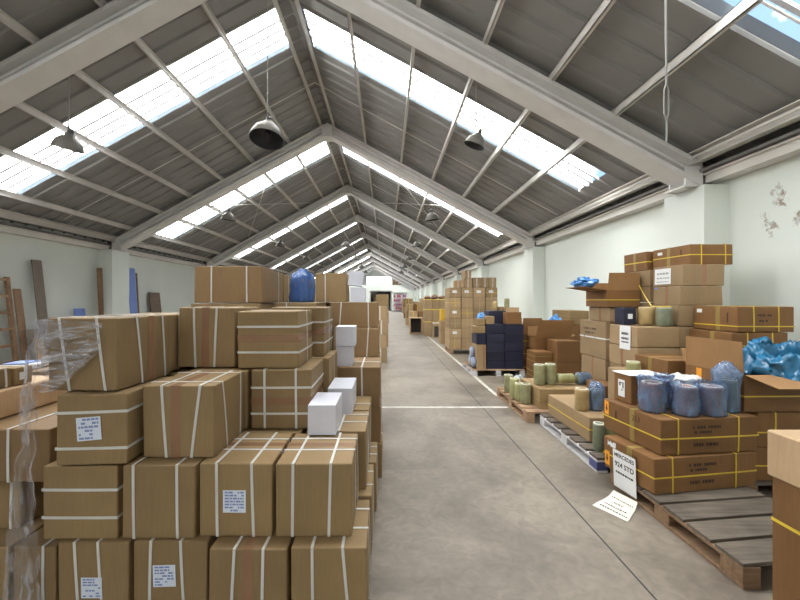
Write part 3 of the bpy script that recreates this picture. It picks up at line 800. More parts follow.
# rear half of the left stack
B('dark brown carton under the pair of small white boxes', -.432, -.050, 3.43, 4.04, .64, 1.0, mat='mid', straps=[('X', .55, .58), ('Y', .5)])
B('carton by the aisle two below the pair of small white boxes', -.46, -.045, 3.45, 4.02, .31, .64, mat='mid', straps=[('Y', .4)])
B('floor carton by the aisle under the small white boxes', -.44, -.035, 3.42, 4.0, 0, .31, mat='mid', straps=[('Y', .5)])
B('brown strapped carton right behind the small white boxes', -.60, -.085, 4.70, 5.20, .90, 1.255, mat='mid', straps=[('X', .75, .70)])
B('carton by the aisle, one below the brown one behind the white boxes', -.62, -.07, 4.68, 5.2, .45, .90, mat='mid', straps=[('Y', .5)], smat='strap_w')
B('floor carton by the aisle in the rear of the left stack', -.62, -.06, 4.70, 5.2, 0, .45, mat='mid')
B('wide brown carton with two leaning straps carrying the tilted white box pair', -.725, -.098, 4.88, 5.36, 1.258, 1.58, mat='mid', straps=[('X', .24, .20), ('X', .80, .80)])
B('top carton with one strap just right of the blue bag', -.935, -.520, 5.02, 5.48, 1.582, 1.965, straps=[('X', .32, .32)])
JT = [(4.0, 4.42, 'with two upright straps, topmost on the left stack front', .72), (4.47, 4.88, 'second in the row behind the topmost front one', .70), (4.93, 5.36, 'third in the row behind the topmost front one', .70), (5.42, 5.88, 'last in the row behind the topmost front one', .70)]
for i, (ya, yb, tx, w) in enumerate(JT):
    B('wide carton ' + tx, -2.02, -2.02 + w, ya, yb, L4 + .008, 1.965 - .012 * i, mat='mid' if i == 0 else 'tan', straps=[('X', .25), ('X', .77)] if i == 0 else [('Y', .5)])
b = Carton('flat carton showing its taped top under the blue bag', -1.28, -.78, 4.30, 4.95, 1.19, 1.578, group=GL, straps=[('X', .3)])
nsup = 0
for (xa, xb, ya, yb) in ((-2.05, -1.31, 3.98, 4.90), (-2.05, -1.31, 4.95, 5.90), (-1.29, -.76, 4.28, 5.30)):
    zs = [0, .39, .78, 1.185, L4 + .004] if xa < -2 else [0, .40, .80, 1.185]
    for k in range(len(zs) - 1):
        nsup += 1
        Carton('buried carton in the core of the rear left stack', xa, xb, ya, yb, zs[k], zs[k + 1] - .002, group='buried cartons of the rear left stack', det=1)
Carton('buried carton propping the top carton right of the blue bag', -1.25, -.735, 5.35, 5.75, 0, 1.578, group=None, det=1)
bundle('deep blue plastic bag around a roll, on top of the left stack', -1.0, 4.55, 1.58, .138, .27, 'roll_p', None, {'mat': 'bag_d', 'top': .115, 'flare': .88, 'mouth': .34, 'close': True})

# stacks further along the left of the aisle
K = lambda label, *a, **k: Carton(label, *a, **{'mat': 'far', 'det': 1, **k})
for s, (xa, xb, ya, zs) in enumerate((( -.58, .035, 9.8, [0, .36, .72, 1.09, 1.46]), (-.6, .08, 13.2, [0, .4, .8, 1.2, 1.55]), (-.6, .10, 17.5, [0, .42, .84, 1.25]))):
    nm = ['first', 'second', 'third'][s]
    for k in range(len(zs) - 1):
        lev = ['bottom', 'second', 'third', 'fourth'][k]
        j = [0, -.03, .02, -.02][k]
        K('%s carton of the %s aisle stack behind the front left stack' % (lev, nm), xa + j, xb + j, ya, ya + .6, zs[k], zs[k + 1] - .003, straps=[('X', .3), ('X', .72)], sw=.03, group='cartons of the far left aisle stacks')
K('open yellowish carton topping the first aisle stack behind the left stack', -.27, .07, 9.85, 10.2, 1.46, 1.76, mat='tan')

# ------------------------------------------------------------------ neighbour stack at the left edge
G2 = 'cartons of the stack at the left picture edge'
D = lambda label, *a, **k: Carton(label, *a, **{'group': G2, **k})
D('floor level carton cut off by the left picture edge', -2.25, -1.94, 1.95, 2.45, .03, .335)
D('floor level carton of the left edge stack beside the hanging film', -1.928, -1.70, 1.955, 2.45, .03, .335, straps=[('X', .72)])
D('set back dark carton in the middle of the left edge stack', -2.42, -2.02, 2.10, 2.55, .337, .637, straps=[('X', .88)])
D('carton half behind hanging film with one strap, left edge stack', -2.55, -1.765, 2.0, 2.60, .64, .925, straps=[('X', .72)], mat='mid')
D('long carton coloured pale as if lit from above, lying on the left edge stack', -2.75, -2.19, 1.75, 2.62, .927, 1.088, mat='pale')  # pale kraft puts the skylight on its side into the colour
b = D('small labelled carton on the long pale one, at the picture edge', -2.50, -2.225, 2.08, 2.265, 1.09, 1.205, straps=[('Y', .8)])
b.sticker('R', .4, .5, .05, .05, 'paper', lines=0)
b = D('small labelled carton on the long pale one, further from the picture edge', -2.50, -2.215, 2.275, 2.39, 1.09, 1.20, straps=[('Y', .5)])
b.sticker('R', .3, .5, .03, .045, 'paper', lines=0)
K('buried carton under the blue and white flat pack', -3.05, -2.55, 2.85, 3.30, 0, .55, group='low cartons behind the left edge stack')
K('upper buried carton under the blue and white flat pack', -3.05, -2.55, 2.85, 3.30, .552, 1.075, group='low cartons behind the left edge stack')
e = empty('flat_pack', (-2.80, 2.98, 1.077), R(8), 'blue and white flat pack lying behind the left edge stack', 'package')
MB().box(-.12, .10, -.08, .08, 0, .035).build('package_body', 'paper', e, bevel=.003)
MB().box(-.125, .03, -.082, .082, .036, .042).build('blue_cover', 'blue_board', e)
tag(MB().box(-2.30, -1.66, 1.93, 2.60, 0, .029).build('shade_slab', 'black', None), 'black thin slab painting in floor shade beneath the left edge stack', 'board')  # black slab stands for the shade at the foot of the stack

# things leaning on the left wall
e = empty('ladder', (-8.12, 7.9, 0), 0, 'brown wooden ladder leaning on the left wall at the picture edge', 'ladder')
for y in (0, .45):
    MB().prism([Vector((-.035, -.04, 0)), Vector((.035, -.04, 0)), Vector((.035, .04, 0)), Vector((-.035, .04, 0))], ((.02, y, 0), (-.22, y, 2.12))).build('rail', 'wood', e)
for i in range(6):
    z = .26 + .36 * i; x = .02 - .24 * z / 2.12
    MB().box(x - .03, x + .03, .041, .409, z - .03, z + .03).build('rung', 'wood_l' if i > 3 else 'wood', e)
leaning_board('timber_plank', 'narrow brown plank on the left wall, just right of the ladder', (-8.04, 8.42), .17, .03, 1.86, -.24, 'wood')
leaning_board('timber_plank', 'tall dark grey plank leaning on the left wall', (-8.06, 8.92), .25, .03, 2.56, -.28, 'wood_g')
leaning_board('wall_board', 'wide dark board leaning at the foot of the tall grey plank', (-7.93, 8.5), .40, .025, .94, -.16, 'wood_g')
leaning_board('wall_board', 'small light timber board in front of the wide dark board', (-7.82, 8.56), .24, .025, .73, -.14, 'wood_l')
leaning_board('timber_post', 'slim brown post leaning left of the left pier', (-8.22, 10.92), .14, .06, 2.54, -.10, 'wood')
leaning_board('wall_board', 'blue board standing against the left wall beyond the pier', (-8.22, 12.32), .34, .02, 2.66, -.17, 'blue_board')
leaning_board('timber_stick', 'thin brown stick beside the blue board on the left wall', (-8.24, 12.72), .05, .03, 2.52, -.15, 'wood')
leaning_board('wall_board', 'dark brown panel leaning furthest along the left wall', (-8.16, 13.35), .60, .05, 1.88, -.20, 'wood_d')
leaning_board('wall_board', 'small blue board peeping over the film covered carton', (-8.15, 10.15), .36, .02, 1.38, -.2, 'blue_board')
# ------------------------------------------------------------------ right side, near: dark pallet
YS = dict(smat='strap_y', sw=.011)
pallet('dark weathered pallet nearest on the right, half empty', 1.975, 2.10, .86, 1.25, 0, 'pal_dark', 'pal_side', boards=6, wide=.185, shear=.12)
PH = .146
def print_block(c, f, u, v, rows, size):
    for i, t in enumerate(rows): c.text(f, u, v - i * size * 6.2, t, size)
q1 = Carton('lower of two wide yellow strapped cartons on the dark pallet', 2.0, 2.92, 2.835, 3.36, PH, .417, yaw=9, mat='brown', straps=[('Z', .46), ('X', .17), ('X', .79)], tape=('Y', .45), tmat='tape_y', **YS)
q2 = Carton('upper of two wide yellow strapped cartons on the dark pallet, bags on top', 2.09, 2.93, 2.89, 3.55, .419, .694, yaw=6, mat='brown', straps=[('Z', .46), ('X', .17), ('X', .79)], tape=('Y', .45), tmat='tape_y', **YS)
for q in (q1, q2):
    q.marks('F', .46, .76, .24, .022, 1); q.marks('F', .42, .62, .15, .020, 2); q.marks('F', .45, .27, .21, .024, 3)
    q.text('L', .62, .74, '213', .06)
    o = q.sticker('L', .08, .74 if q is q2 else .34, .055, .12, 'orange', lines=0, label='orange square label')
    g = MB(); g.box(-.006, .006, -.03, .03, .0012, .0016).box(-.014, .014, -.012, .0, .0012, .0016); g.build('print', 'ink_d', o)
    o = q.sticker('L', .26, .62, .012, .07, 'ink_d', lines=0, name='arrow_print', lift=.0025)
q1.sticker('L', .19, .84, .09, .045, 'paper', lines=2, ink='ink_d', seed=4)
# the sign hung on the lower carton
p, ex, ey, n = q1.face('L', .49, .20)
e = tag(MB().box(-.118, .118, -.155, .155, 0, .0015).build('paper_sign', 'paper', None), 'white paper sign with large black lettering hung on the lower carton', 'sign')
W = q1.o.matrix_basis
e.matrix_world = Matrix.LocRotScale(W @ (p + n * .022), (W.to_3x3() @ Matrix((ex, ey, n)).transposed()).to_quaternion(), None)
for t, y, s in (('MERCEDES', .115, .043), ('924 STD', .04, .056)):
    o = text_obj(t, s, 'ink', e, .0012); o.location = (0, y, .0018)
g = MB(); rnd = random.Random(3); x = -.09
while x < .085:
    L = rnd.uniform(.012, .03); g.quad((x, -.032, .002), (min(x + L, .09), -.032, .002), (min(x + L, .09), -.016, .002), (x, -.016, .002)); x += L + .004
g.build('print', 'ink', e)
# fallen sheet on the floor, its right edge curling up
e = empty('fallen_paper_sheet', (1.80, 2.94, .003), 0, 'cream paper sheet with print lying on the floor by the dark pallet', 'paper')
cs = [(1.61, 2.966), (1.74, 2.735), (1.95, 2.945), (1.88, 3.14)]
def sheet_pt(u, v, lift=0):
    a = Vector((*cs[0], 0)).lerp(Vector((*cs[1], 0)), v); b = Vector((*cs[3], 0)).lerp(Vector((*cs[2], 0)), v)
    p = a.lerp(b, u) - Vector((1.80, 2.94, 0)); p.z = .0005 + lift + .030 * max(0, u - .72) ** 1.5 / .28 ** 1.5 + .003 * math.sin(u * 6 + v * 2) ** 2
    return p
mb = MB(); n = 16
for j in range(n + 1):
    for i in range(n + 1): mb.v.append(tuple(sheet_pt(i / n, j / n)))
for j in range(n):
    for i in range(n): mb.f.append((j * (n + 1) + i, j * (n + 1) + i + 1, (j + 1) * (n + 1) + i + 1, (j + 1) * (n + 1) + i))
mb.build('sheet', 'paper_c', e, smooth=True)
mb = MB(); rnd = random.Random(8)
for (u, a, b2, h) in ((.80, .10, .90, .018), (.58, .34, .66, .028), (.38, .14, .84, .028), (.18, .12, .92, .032)):
    v = a
    while v < b2:
        L = rnd.uniform(.03, .08)
        P = [sheet_pt(u - h, v, .0012), sheet_pt(u - h, min(v + L, b2), .0012), sheet_pt(u + h, min(v + L, b2), .0012), sheet_pt(u + h, v, .0012)]
        mb.quad(*[tuple(p) for p in P]); v += L + .022
mb.build('print', 'ink', e)
# on the upper carton
c = Carton('small carton with printed white label on the upper wide carton', 2.12, 2.44, 3.29, 3.52, .694, .945, yaw=4, mat='brown', det=2)
MB().box(-.17, .17, -.118, .118, .252, .258).build('white_lid', 'paper', c.o, bevel=.002)
o = c.sticker('L', .50, .50, .085, .15, 'paper', lines=0)
g = MB(); g.box(-.03, .03, .045, .052, .001, .0014).box(.014, .028, .0, .05, .001, .0014).box(-.028, -.010, .02, .05, .001, .0014).box(-.004, .02, -.02, -.012, .001, .0014); g.build('print', 'ink', o)
GB = 'filter rolls in blue bags on the dark pallet cartons'
bundle('blue bag roll with flared open mouth beside the small labelled carton', 2.19, 3.13, .694, .082, .235, 'roll_p', GB, {'top': .04, 'flare': 1.1, 'mouth': 1.25})
bundle('slim blue bag roll squeezed between two wider bagged rolls', 2.345, 3.205, .694, .044, .235, 'roll_p', GB, {'top': .05, 'flare': 1.1, 'mouth': 1.3})
bundle('blue bag roll left in front of the white plastic mound', 2.385, 3.03, .694, .082, .225, 'roll_p', GB, {'top': .03, 'flare': 1.0, 'mouth': .8})
bundle('blue bag roll right in front of the white plastic mound', 2.59, 3.03, .694, .082, .225, 'roll_p', GB, {'top': .03, 'flare': 1.0, 'mouth': .85})
bundle('tall blue bag roll standing alone before the big open carton flap', 2.80, 3.13, .694, .078, .26, 'roll_g', GB, {'top': .12, 'flare': 1.08, 'mouth': .55, 'close': True})
bundle('white plastic wrapped roll rising behind two blue bagged rolls', 2.575, 3.27, .694, .10, .245, 'rim', None, {'mat': 'bag_w', 'top': .02, 'flare': .9, 'mouth': .6, 'close': True}, cap=False)

# right of and behind the wide cartons
G4 = 'yellow strapped cartons right of the wide pair'
pallet('dark pallet behind the nearest one, under the big open carton', 2.87, 3.03, .90, .68, 0, 'pal_dark', 'pal_side', boards=6, wide=.14, h=.144)
Carton('short yellow strapped carton right of the lower wide carton', 2.955, 3.42, 3.06, 3.58, PH, .415, mat='brown', straps=[('Z', .46)], group=G4, **YS)
Carton('yellow strapped carton right of the upper wide carton', 3.0, 3.58, 3.07, 3.60, .417, .696, mat='brown', straps=[('Z', .42), ('X', .25)], group=G4, **YS)
def open_carton(label, x0, x1, y0, y1, z0, z1, yaw, mat, flaps, straps=(), t=.006, smat='strap_y'):
    a = R(yaw); w, d, h = x1 - x0, y1 - y0, z1 - z0
    o = empty('open_carton', (x0, y0, z0), a, label, 'cardboard box')
    m = MB(); m.box(0, w, 0, t, 0, h).box(0, w, d - t, d, 0, h).box(0, t, t, d - t, 0, h).box(w - t, w, t, d - t, 0, h).box(t, w - t, t, d - t, 0, t)
    m.build('body', mat, o)
    for (side, L, ang) in flaps:      # angle: 90 upright, 0 level outward, negative drooping
        c, s = math.cos(R(ang)), math.sin(R(ang)); m = MB()
        base, along, out, ln = {'F': ((0, 0), (1, 0), (0, -1), w), 'B': ((0, d), (1, 0), (0, 1), w), 'L': ((0, 0), (0, 1), (-1, 0), d), 'R': ((w, 0), (0, 1), (1, 0), d)}[side]
        b0 = Vector((*base, h + .001)); al = Vector((*along, 0)); ov = Vector((out[0] * c, out[1] * c, s)); nv = Vector((-out[0] * s, -out[1] * s, c)) * .0045
        q = [b0 + al * .004, b0 + al * (ln - .004), b0 + al * (ln - .012) + ov * L, b0 + al * .012 + ov * L]
        m.v = [tuple(p) for p in q] + [tuple(p + nv) for p in q]
        m.f = [(0, 3, 2, 1), (4, 5, 6, 7), (0, 1, 5, 4), (1, 2, 6, 5), (2, 3, 7, 6), (3, 0, 4, 7)]
        m.build('flap', 'inner', o)
    for zf in straps:
        m = MB(); z = h * zf; e = .0015
        for bx in ((-e, w + e, -e - .001, -e, z - .006, z + .006), (-e - .001, -e, -e, d + e, z - .006, z + .006), (w + e, w + e + .001, -e, d + e, z - .006, z + .006), (-e, w + e, d + e, d + e + .001, z - .006, z + .006)): m.box(*bx)
        m.build('strap', smat, o)
    return o
S = open_carton('big open carton with raised flap and blue liner spilling out, right', 2.905, 3.72, 3.08, 3.66, .698, .99, 2, 'brown', [('L', .27, 88), ('F', .26, -12), ('B', .16, 62), ('R', .26, 30)], [.42])
o = MB().box(-.0025, -.0005, .40, .455, .16, .28).build('paper_label', 'orange', S); o['label'] = 'orange square label'
# blue liner: a crumpled sack mouth hanging over the front of the open carton
mb = MB(); seg = 110
pr0 = [(.04, -.20), (.12, -.20), (.16, -.12), (.175, .0), (.19, .07), (.22, .105), (.27, .095), (.305, .05), (.32, -.01), (.31, -.07), (.28, -.10)]
pr = []
for a, b2 in zip(pr0, pr0[1:]):
    for t in (0, .34, .67): pr.append((a[0] + (b2[0] - a[0]) * t, a[1] + (b2[1] - a[1]) * t))
pr.append(pr0[-1])
def crease(q): return 1 - 2 * abs(noise.noise(q))
for i, (r, z) in enumerate(pr):
    for k in range(seg):
        a = 2 * PI * k / seg; dr = Vector((math.cos(a), math.sin(a), 0)); s = i / 3
        q = Vector((math.cos(a) * 1.5, math.sin(a) * 1.5, s * .30))
        f = 1 + .16 * noise.noise(q * 1.6) + .10 * crease(q * 2.6 + Vector((5, 0, 0))) + .045 * crease(q * 5.2 + Vector((0, 7, 0)))
        zz = z + .06 * noise.noise(q * 1.3 + Vector((9, 3, 0))) + .045 * crease(q * 3.1 + Vector((1, 8, 0))) + .015 * crease(q * 6.3) + .07 * max(0, dr.y) * (1 if 3 < s < 9 else .3)
        mb.v.append((dr.x * r * f * 1.12, dr.y * r * f * .92, zz))
for i in range(len(pr) - 1):
    for k in range(seg): mb.f.append((i * seg + k, i * seg + (k + 1) % seg, (i + 1) * seg + (k + 1) % seg, (i + 1) * seg + k))
o = mb.build('plastic_liner', 'liner', None, smooth=True); o.location = (3.47, 3.22, 1.015)
tag(o, 'crumpled blue plastic liner bulging from the big open carton', 'plastic bag')

# cartons along the right wall behind the open one
G5 = 'yellow strapped cartons by the right wall'
zs = [0, .25, .5, .76, 1.02, 1.285, 1.545]
names = ['floor level carton by the right wall, bottom of the column behind the liner', 'second carton from the floor by the right wall behind the liner', 'third carton from the floor by the right wall behind the liner', 'fourth carton from the floor by the right wall behind the liner', 'carton just under the top one by the right wall, beside the pier', 'top yellow strapped carton by the right wall with small white label']
for k in range(6):
    dx = -.06 if k == 4 else 0
    c = Carton(names[k], 3.50 + dx, 4.07 + dx, 3.78, 4.325, zs[k], zs[k + 1] - .003, mat='brown', straps=[('Z', .22 if k == 5 else .5), ('X', .28), ('X', .72)], group=G5, tape=('Y', .42), tmat='tape_y', **YS)
    if k == 5:
        c.sticker('L', .15, .80, .07, .04, 'paper', lines=0); c.marks('F', .47, .66, .14, .02, 4); c.marks('F', .46, .44, .10, .02, 5); c.sticker('L', .80, .55, .014, .10, 'ink_d', lines=0, name='arrow_print', lift=.0025)

# tall middle stack before the right pier
G6 = 'grey brown cartons of the tall stack before the right pier'
T = lambda label, *a, **k: Carton(label, *a, **{'group': G6, 'mat': 'grey', **k})
pallet('pallet carrying the tall stack before the right pier', 2.80, 4.335, 1.12, .60, 0, 'pal_brown', 'pal_side', boards=5)
ws = [PH, .49, .82, 1.065, 1.305]
nm = ['bottom carton under the paper sign of the tall stack, on the pallet', 'second carton from the pallet, below the two with the paper sign', 'plain carton directly under the one with the hanging paper sign', 'wide carton with a hanging white paper sign, tall stack']
for k in range(4):
    c = T(nm[k], 2.84, 3.33, 4.30, 4.84, ws[k], ws[k + 1] - .003, tape=('Y', .5))
e = tag(MB().box(-.10, .10, -.14, .14, 0, .0015).build('paper_sign', 'paper', None), 'white paper sign with three dark lines on the tall stack carton', 'sign')
p, ex, ey, n = c.face('L', .62, .42); W = c.o.matrix_basis
e.matrix_world = Matrix.LocRotScale(W @ (p + n * .008), (W.to_3x3() @ Matrix((ex, ey, n)).transposed()).to_quaternion(), None)
g = MB(); rnd = random.Random(6)
for y, h in ((.045, .014), (-.012, .013), (-.055, .009)):
    x = -.065
    while x < .06:
        L = rnd.uniform(.012, .032); g.quad((x, y - h, .002), (min(x + L, .066), y - h, .002), (min(x + L, .066), y + h, .002), (x, y + h, .002)); x += L + .005
g.build('print', 'ink', e)
for k in range(4): T(['bottom', 'second', 'third', 'fourth'][k] + ' carton from the floor in the column carrying the tall right tower', 3.345, 3.88, 4.34, 4.86, ws[k], ws[k + 1] - .002)
T('carton behind the two wrapped rolls, base of the tall right tower', 3.335, 3.86, 4.34, 4.88, 1.307, 1.545)
c = T('plain carton with tape seams, third from top of the tall right tower', 3.37, 3.86, 4.35, 4.80, 1.547, 1.77, tape=('Y', .48))
c.sticker('L', .12, .93, .06, .02, 'blue_board', lines=0, name='blue_tape')
c = T('carton with a large white paper on its side, second from tower top', 3.41, 3.89, 4.36, 4.86, 1.772, 2.02, tape=('X', .5))
o = c.sticker('L', .36, .50, .27, .19, 'paper', lines=0)
g = MB(); rnd = random.Random(5)
for y, h in ((.035, .012), (-.02, .008), (-.065, .006)):
    x = -.10
    while x < .10:
        L = rnd.uniform(.015, .05); g.quad((x, y - h, .0012), (min(x + L, .11), y - h, .0012), (min(x + L, .11), y + h, .0012), (x, y + h, .0012)); x += L + .01
g.build('print', 'metal', o)
c = T('yellow strapped carton crowning the tall right tower', 3.54, 4.06, 4.42, 5.02, 2.022, 2.262, yaw=2, mat='brown', straps=[('Z', .48), ('X', .25), ('X', .82)], tape=('Y', .55), tmat='tape_y', smat='strap_y', sw=.011)
c.sticker('L', .22, .74, .08, .035, 'paper', lines=0); c.sticker('L', .78, .60, .014, .09, 'ink_d', lines=0, name='arrow_print', lift=.0025)
# second column behind it
zz = [0, .34, .68, 1.02, 1.36, 1.58, 1.79, 2.005, 2.262]
lv = ['floor level', 'second', 'third', 'fourth', 'fifth', 'sixth', 'seventh', 'topmost yellow strapped']
for k in range(8):
    T(lv[k] + ' carton in the column left behind the crowned tower', 3.47, 3.98, 5.0 if k < 7 else 5.06, 5.55, zz[k], zz[k + 1] - .003, mat='brown' if k == 7 else 'grey', straps=[('Z', .45)] if k == 7 else [], smat='strap_y', tape=('Y', .5) if k == 7 else None, tmat='tape_y', det=1 if k < 5 else 2)
# left column with printed carton and the open carton
T('floor level carton in the column with the printed cube', 3.0, 3.45, 5.20, 5.85, 0, .46, det=1)
T('taped carton under the printed cube with white strap', 3.0, 3.45, 5.20, 5.85, .462, .788, tape=('Y', .5))
c = T('large printed cube carton with one white level strap', 3.0, 3.455, 5.19, 5.88, .79, 1.308, straps=[('Z', .54)], sw=.02)
for i in range(3): c.marks('L', .42, .78 - .12 * i, (.34, .26, .30)[i], .024, 6 + i)
T('plain carton between the printed cube and the open carton', 3.05, 3.44, 5.17, 5.72, 1.31, 1.512, tape=('Y', .45))
OB = open_carton('open carton with raised front flap and yellow strap, tall left column', 3.0, 3.44, 5.15, 5.70, 1.514, 1.74, 0, 'brown', [('F', .235, 84), ('L', .32, 8), ('B', .12, 80), ('R', .2, 88)], [.42])
crumple('plastic_liner', 'bright blue plastic lying on the open carton side flap', 'plastic bag', (2.82, 5.40, 1.785), (.26, .46, .13), 'liner_b', 3.0, .5)
c = Carton('small navy carton with white square label beside two rolls', 2.88, 3.035, 4.60, 4.80, 1.306, 1.515, mat='navy', det=1)
c.sticker('F', .48, .5, .055, .06, 'paper', lines=0)
bundle('tan plastic wrapped roll beside the small navy carton', 3.125, 4.56, 1.306, .082, .215, 'roll_t', 'rolls on the tall stack')
bundle('dark green wrapped roll right of the tan roll on the tall stack', 3.215, 4.39, 1.306, .078, .21, 'roll_g', 'rolls on the tall stack')
tag(MB().tube([(3.40, 5.10, 1.80), (3.30, 4.85, 1.66), (3.18, 4.55, 1.53), (3.20, 4.45, 1.526), (3.27, 4.36, 1.53)], .006, 5).build('loose_strap', 'strap_y'), 'loose yellow strap dangling above the wrapped rolls', 'strap')
# carton block in front of the tall stack
G7 = 'brown cartons between the wide pair and the tall stack'
for k, (a, b2) in enumerate(((0, .33), (.332, .67), (.672, 1.008))):
    Carton(['floor level brown carton behind the small labelled carton', 'middle brown carton behind the small labelled carton', 'brown carton with tape strip topping the column before the tall stack'][k], 2.78, 3.20, 3.76, 4.26, a, b2, mat='brown', tape=('Y', .5), tmat='tape_y', group=G7)
bundle('pale yellow roll end peeping beside the paper sign stack', 2.68, 4.12, .84, .07, .10, 'roll_y', None, None)
Carton('brown carton beneath the pale yellow roll', 2.56, 2.765, 4.0, 4.40, .46, .838, mat='grey', det=1)
c = Carton('brown carton with white side label behind the blue and tan rolls', 2.55, 2.77, 4.45, 4.85, 0, .60, mat='brown')
c.sticker('L', .5, .66, .07, .09, 'paper', lines=0)
Carton('floor level carton beneath the one holding the pale yellow roll', 2.53, 2.765, 3.98, 4.40, 0, .458, mat='grey', det=1)

# white pallet
pallet('whitewashed pallet with dark blue corner block', 1.955, 3.52, .55, 1.40, -1.5, 'pal_dark', 'pal_white', boards=7, corner='blue_dk')
Carton('long low yellow strapped carton on the whitewashed pallet', 2.08, 2.50, 3.90, 4.88, PH, .398, mat='grey', straps=[('Z', .50)], **YS)
bundle('tan and green wrapped roll on the long low carton', 2.15, 4.17, .40, .072, .235, 'roll_t', None, None)
bundle('blue bagged roll beside the tan roll on the long low carton', 2.312, 4.18, .40, .068, .22, 'roll_g', None, {'top': .09, 'flare': .9, 'mouth': .45, 'close': True})
bundle('dark wrapped roll standing at the near end of the whitewashed pallet', 2.075, 3.70, PH, .058, .26, 'roll_g', None, None)
bundle('pale wrapped roll right of the dark one on the whitewashed pallet', 2.20, 3.72, PH, .058, .24, 'roll_y', None, None)

# brown pallet with rolls
pallet('brown pallet beyond the whitewashed one, rolls along its edge', 1.845, 4.97, 1.10, 1.45, -1, 'pal_brown', 'pal_brown', boards=7)
Carton('wide low carton with tape cross on the brown pallet', 2.05, 2.92, 5.08, 5.82, PH, .417, mat='tan', straps=[('Z', .42), ('X', .30)], smat='tape_y', sw=.012)
GR2 = 'wrapped rolls standing along the brown pallet edge'
for (x, y, t, h) in ((1.955, 6.06, 'furthest of the wrapped rolls along the brown pallet edge', .27), (1.93, 5.70, 'second furthest of the wrapped rolls along the brown pallet edge', .29), (1.95, 5.54, 'middle of the wrapped rolls along the brown pallet edge', .25), (1.97, 5.36, 'nearest of the wrapped rolls along the brown pallet edge', .28)):
    bundle(t, x, y, PH, .072, h, 'roll_y' if y < 5.8 and y > 5.5 else 'roll', GR2)
crumple('plastic_sheet', 'crumpled grey plastic behind the edge rolls of the brown pallet', 'plastic bag', (2.16, 6.14, PH + .001), (.15, .30, .24), 'bag_g', 1.5, .4)
bundle('left of two green wrapped rolls on the wide low carton', 2.165, 5.36, .419, .077, .28, 'roll', 'paired green rolls')
bundle('right of two green wrapped rolls on the wide low carton', 2.325, 5.38, .419, .077, .285, 'roll', 'paired green rolls')
o = bundle('pale yellow wrapped roll lying down on the wide low carton', 2.41, 5.36, .419 + .078, .068, .24, 'roll_y', None); o.rotation_euler = (0, R(90), R(8))
o = bundle('blue bagged roll lying down on the wide low carton', 2.70, 5.38, .419 + .079,   .07, .15, 'roll_g', None, {'top': .05, 'flare': .9, 'mouth': .5, 'close': True}); o.rotation_euler = (0, R(90), R(5))

# tall lidded carton at the right picture edge
e = empty('lidded_carton', (1.50, .85, 0), 0, 'tall carton with pale overhanging lid at the right picture edge', 'cardboard box')
MB().box(.008, .60, .01, .638, 0, .99).build('body', 'brown', e, bevel=.006)
MB().box(0, .615, -.005, .65, .915, 1.092).build('lid', 'pale', e, bevel=.006)
for z in (.745, .42):
    m = MB(); a = .002
    m.box(.008 - a, .60 + a, .01 - a - .001, .01 - a, z, z + .012).box(.008 - a - .001, .008 - a, .01, .635, z, z + .012).box(.60 + a, .60 + a + .001, .01, .635, z, z + .012).box(.015 - a, .60 + a, .635 + a, .635 + a + .001, z, z + .012)
    m.build('strap', 'strap_y', e)
# ------------------------------------------------------------------ mid distance right: navy stack
pallet('white pallet under the navy carton stack', 1.83, 8.02, 1.10, 1.1, 0, 'pal_brown', 'pal_white')
GN = 'navy cartons of the block on the white pallet'
lev = ['bottom', 'second', 'third', 'fourth', 'top']
for k in range(5):
    for i in range(2):
        Carton('navy carton in the %s layer of the navy block, %s column' % (lev[k], ['left', 'right'][i]), 2.125 + .40 * i, 2.522 + .40 * i, 8.05, 8.95, PH + .19 * k, PH + .19 * (k + 1) - .003, mat='navy', group=GN, det=1, r=.006)
Carton('upright tan carton at the foot of the navy block', 1.91, 2.118, 8.04, 8.5, PH, .67, mat='grey', det=1, tape=('X', .8))
Carton('navy carton jutting left from the navy block', 1.91, 2.12, 8.03, 8.5, .673, .905, mat='navy', det=1)
Carton('low tan carton on the jutting navy one', 1.83, 2.115, 8.06, 8.4, .908, 1.06, mat='tan', det=1)
Carton('small tan carton stepped up beside the navy block', 1.97, 2.115, 8.10, 8.4, 1.063, 1.21, mat='tan', det=1)
GW = 'blue and white discs beside the navy block'
for i, (y, z) in enumerate(((8.17, .268), (8.42, .268), (8.295, .475))):
    e = empty('filter_disc', (1.903, y, z), 0, ['blue rimmed white disc low on the navy block side, nearer', 'blue rimmed white disc low on the navy block side, further', 'blue rimmed white disc propped above two others by the navy block'][i], 'filter', GW)
    m = MB().lathe([(.001, 0), (.115, 0), (.12, .01), (.12, .05), (.115, .06), (.001, .06)], 22).build('rim', 'bagblue', e, smooth=True)
    n_ = MB().lathe([(.001, .064), (.09, .064), (.095, .058)], 22).build('face', 'metal', e, smooth=True)
    e.rotation_euler = (0, R(-90), 0)
ZN = PH + .95
Carton('small pinkish tan carton on top of the navy block, left', 2.13, 2.31, 8.08, 8.3, ZN, ZN + .17, mat='tan', det=1)
Carton('navy carton lying on top of the navy block', 2.26, 2.65, 8.36, 8.75, ZN, ZN + .28, mat='navy', det=1)
Carton('reddish tan carton on top of the navy block, right', 2.56, 2.88, 8.06, 8.34, ZN, ZN + .26, mat='brown', det=1)
Carton('taller brown carton behind the reddish one on the navy block', 2.66, 2.99, 8.52, 8.9, ZN, ZN + .35, mat='far', det=1)
crumple('plastic_bag', 'light blue plastic bag on top of the navy block', 'plastic bag', (2.155, 8.55, ZN), (.19, .2, .22), 'liner_b', 6.0, .35)
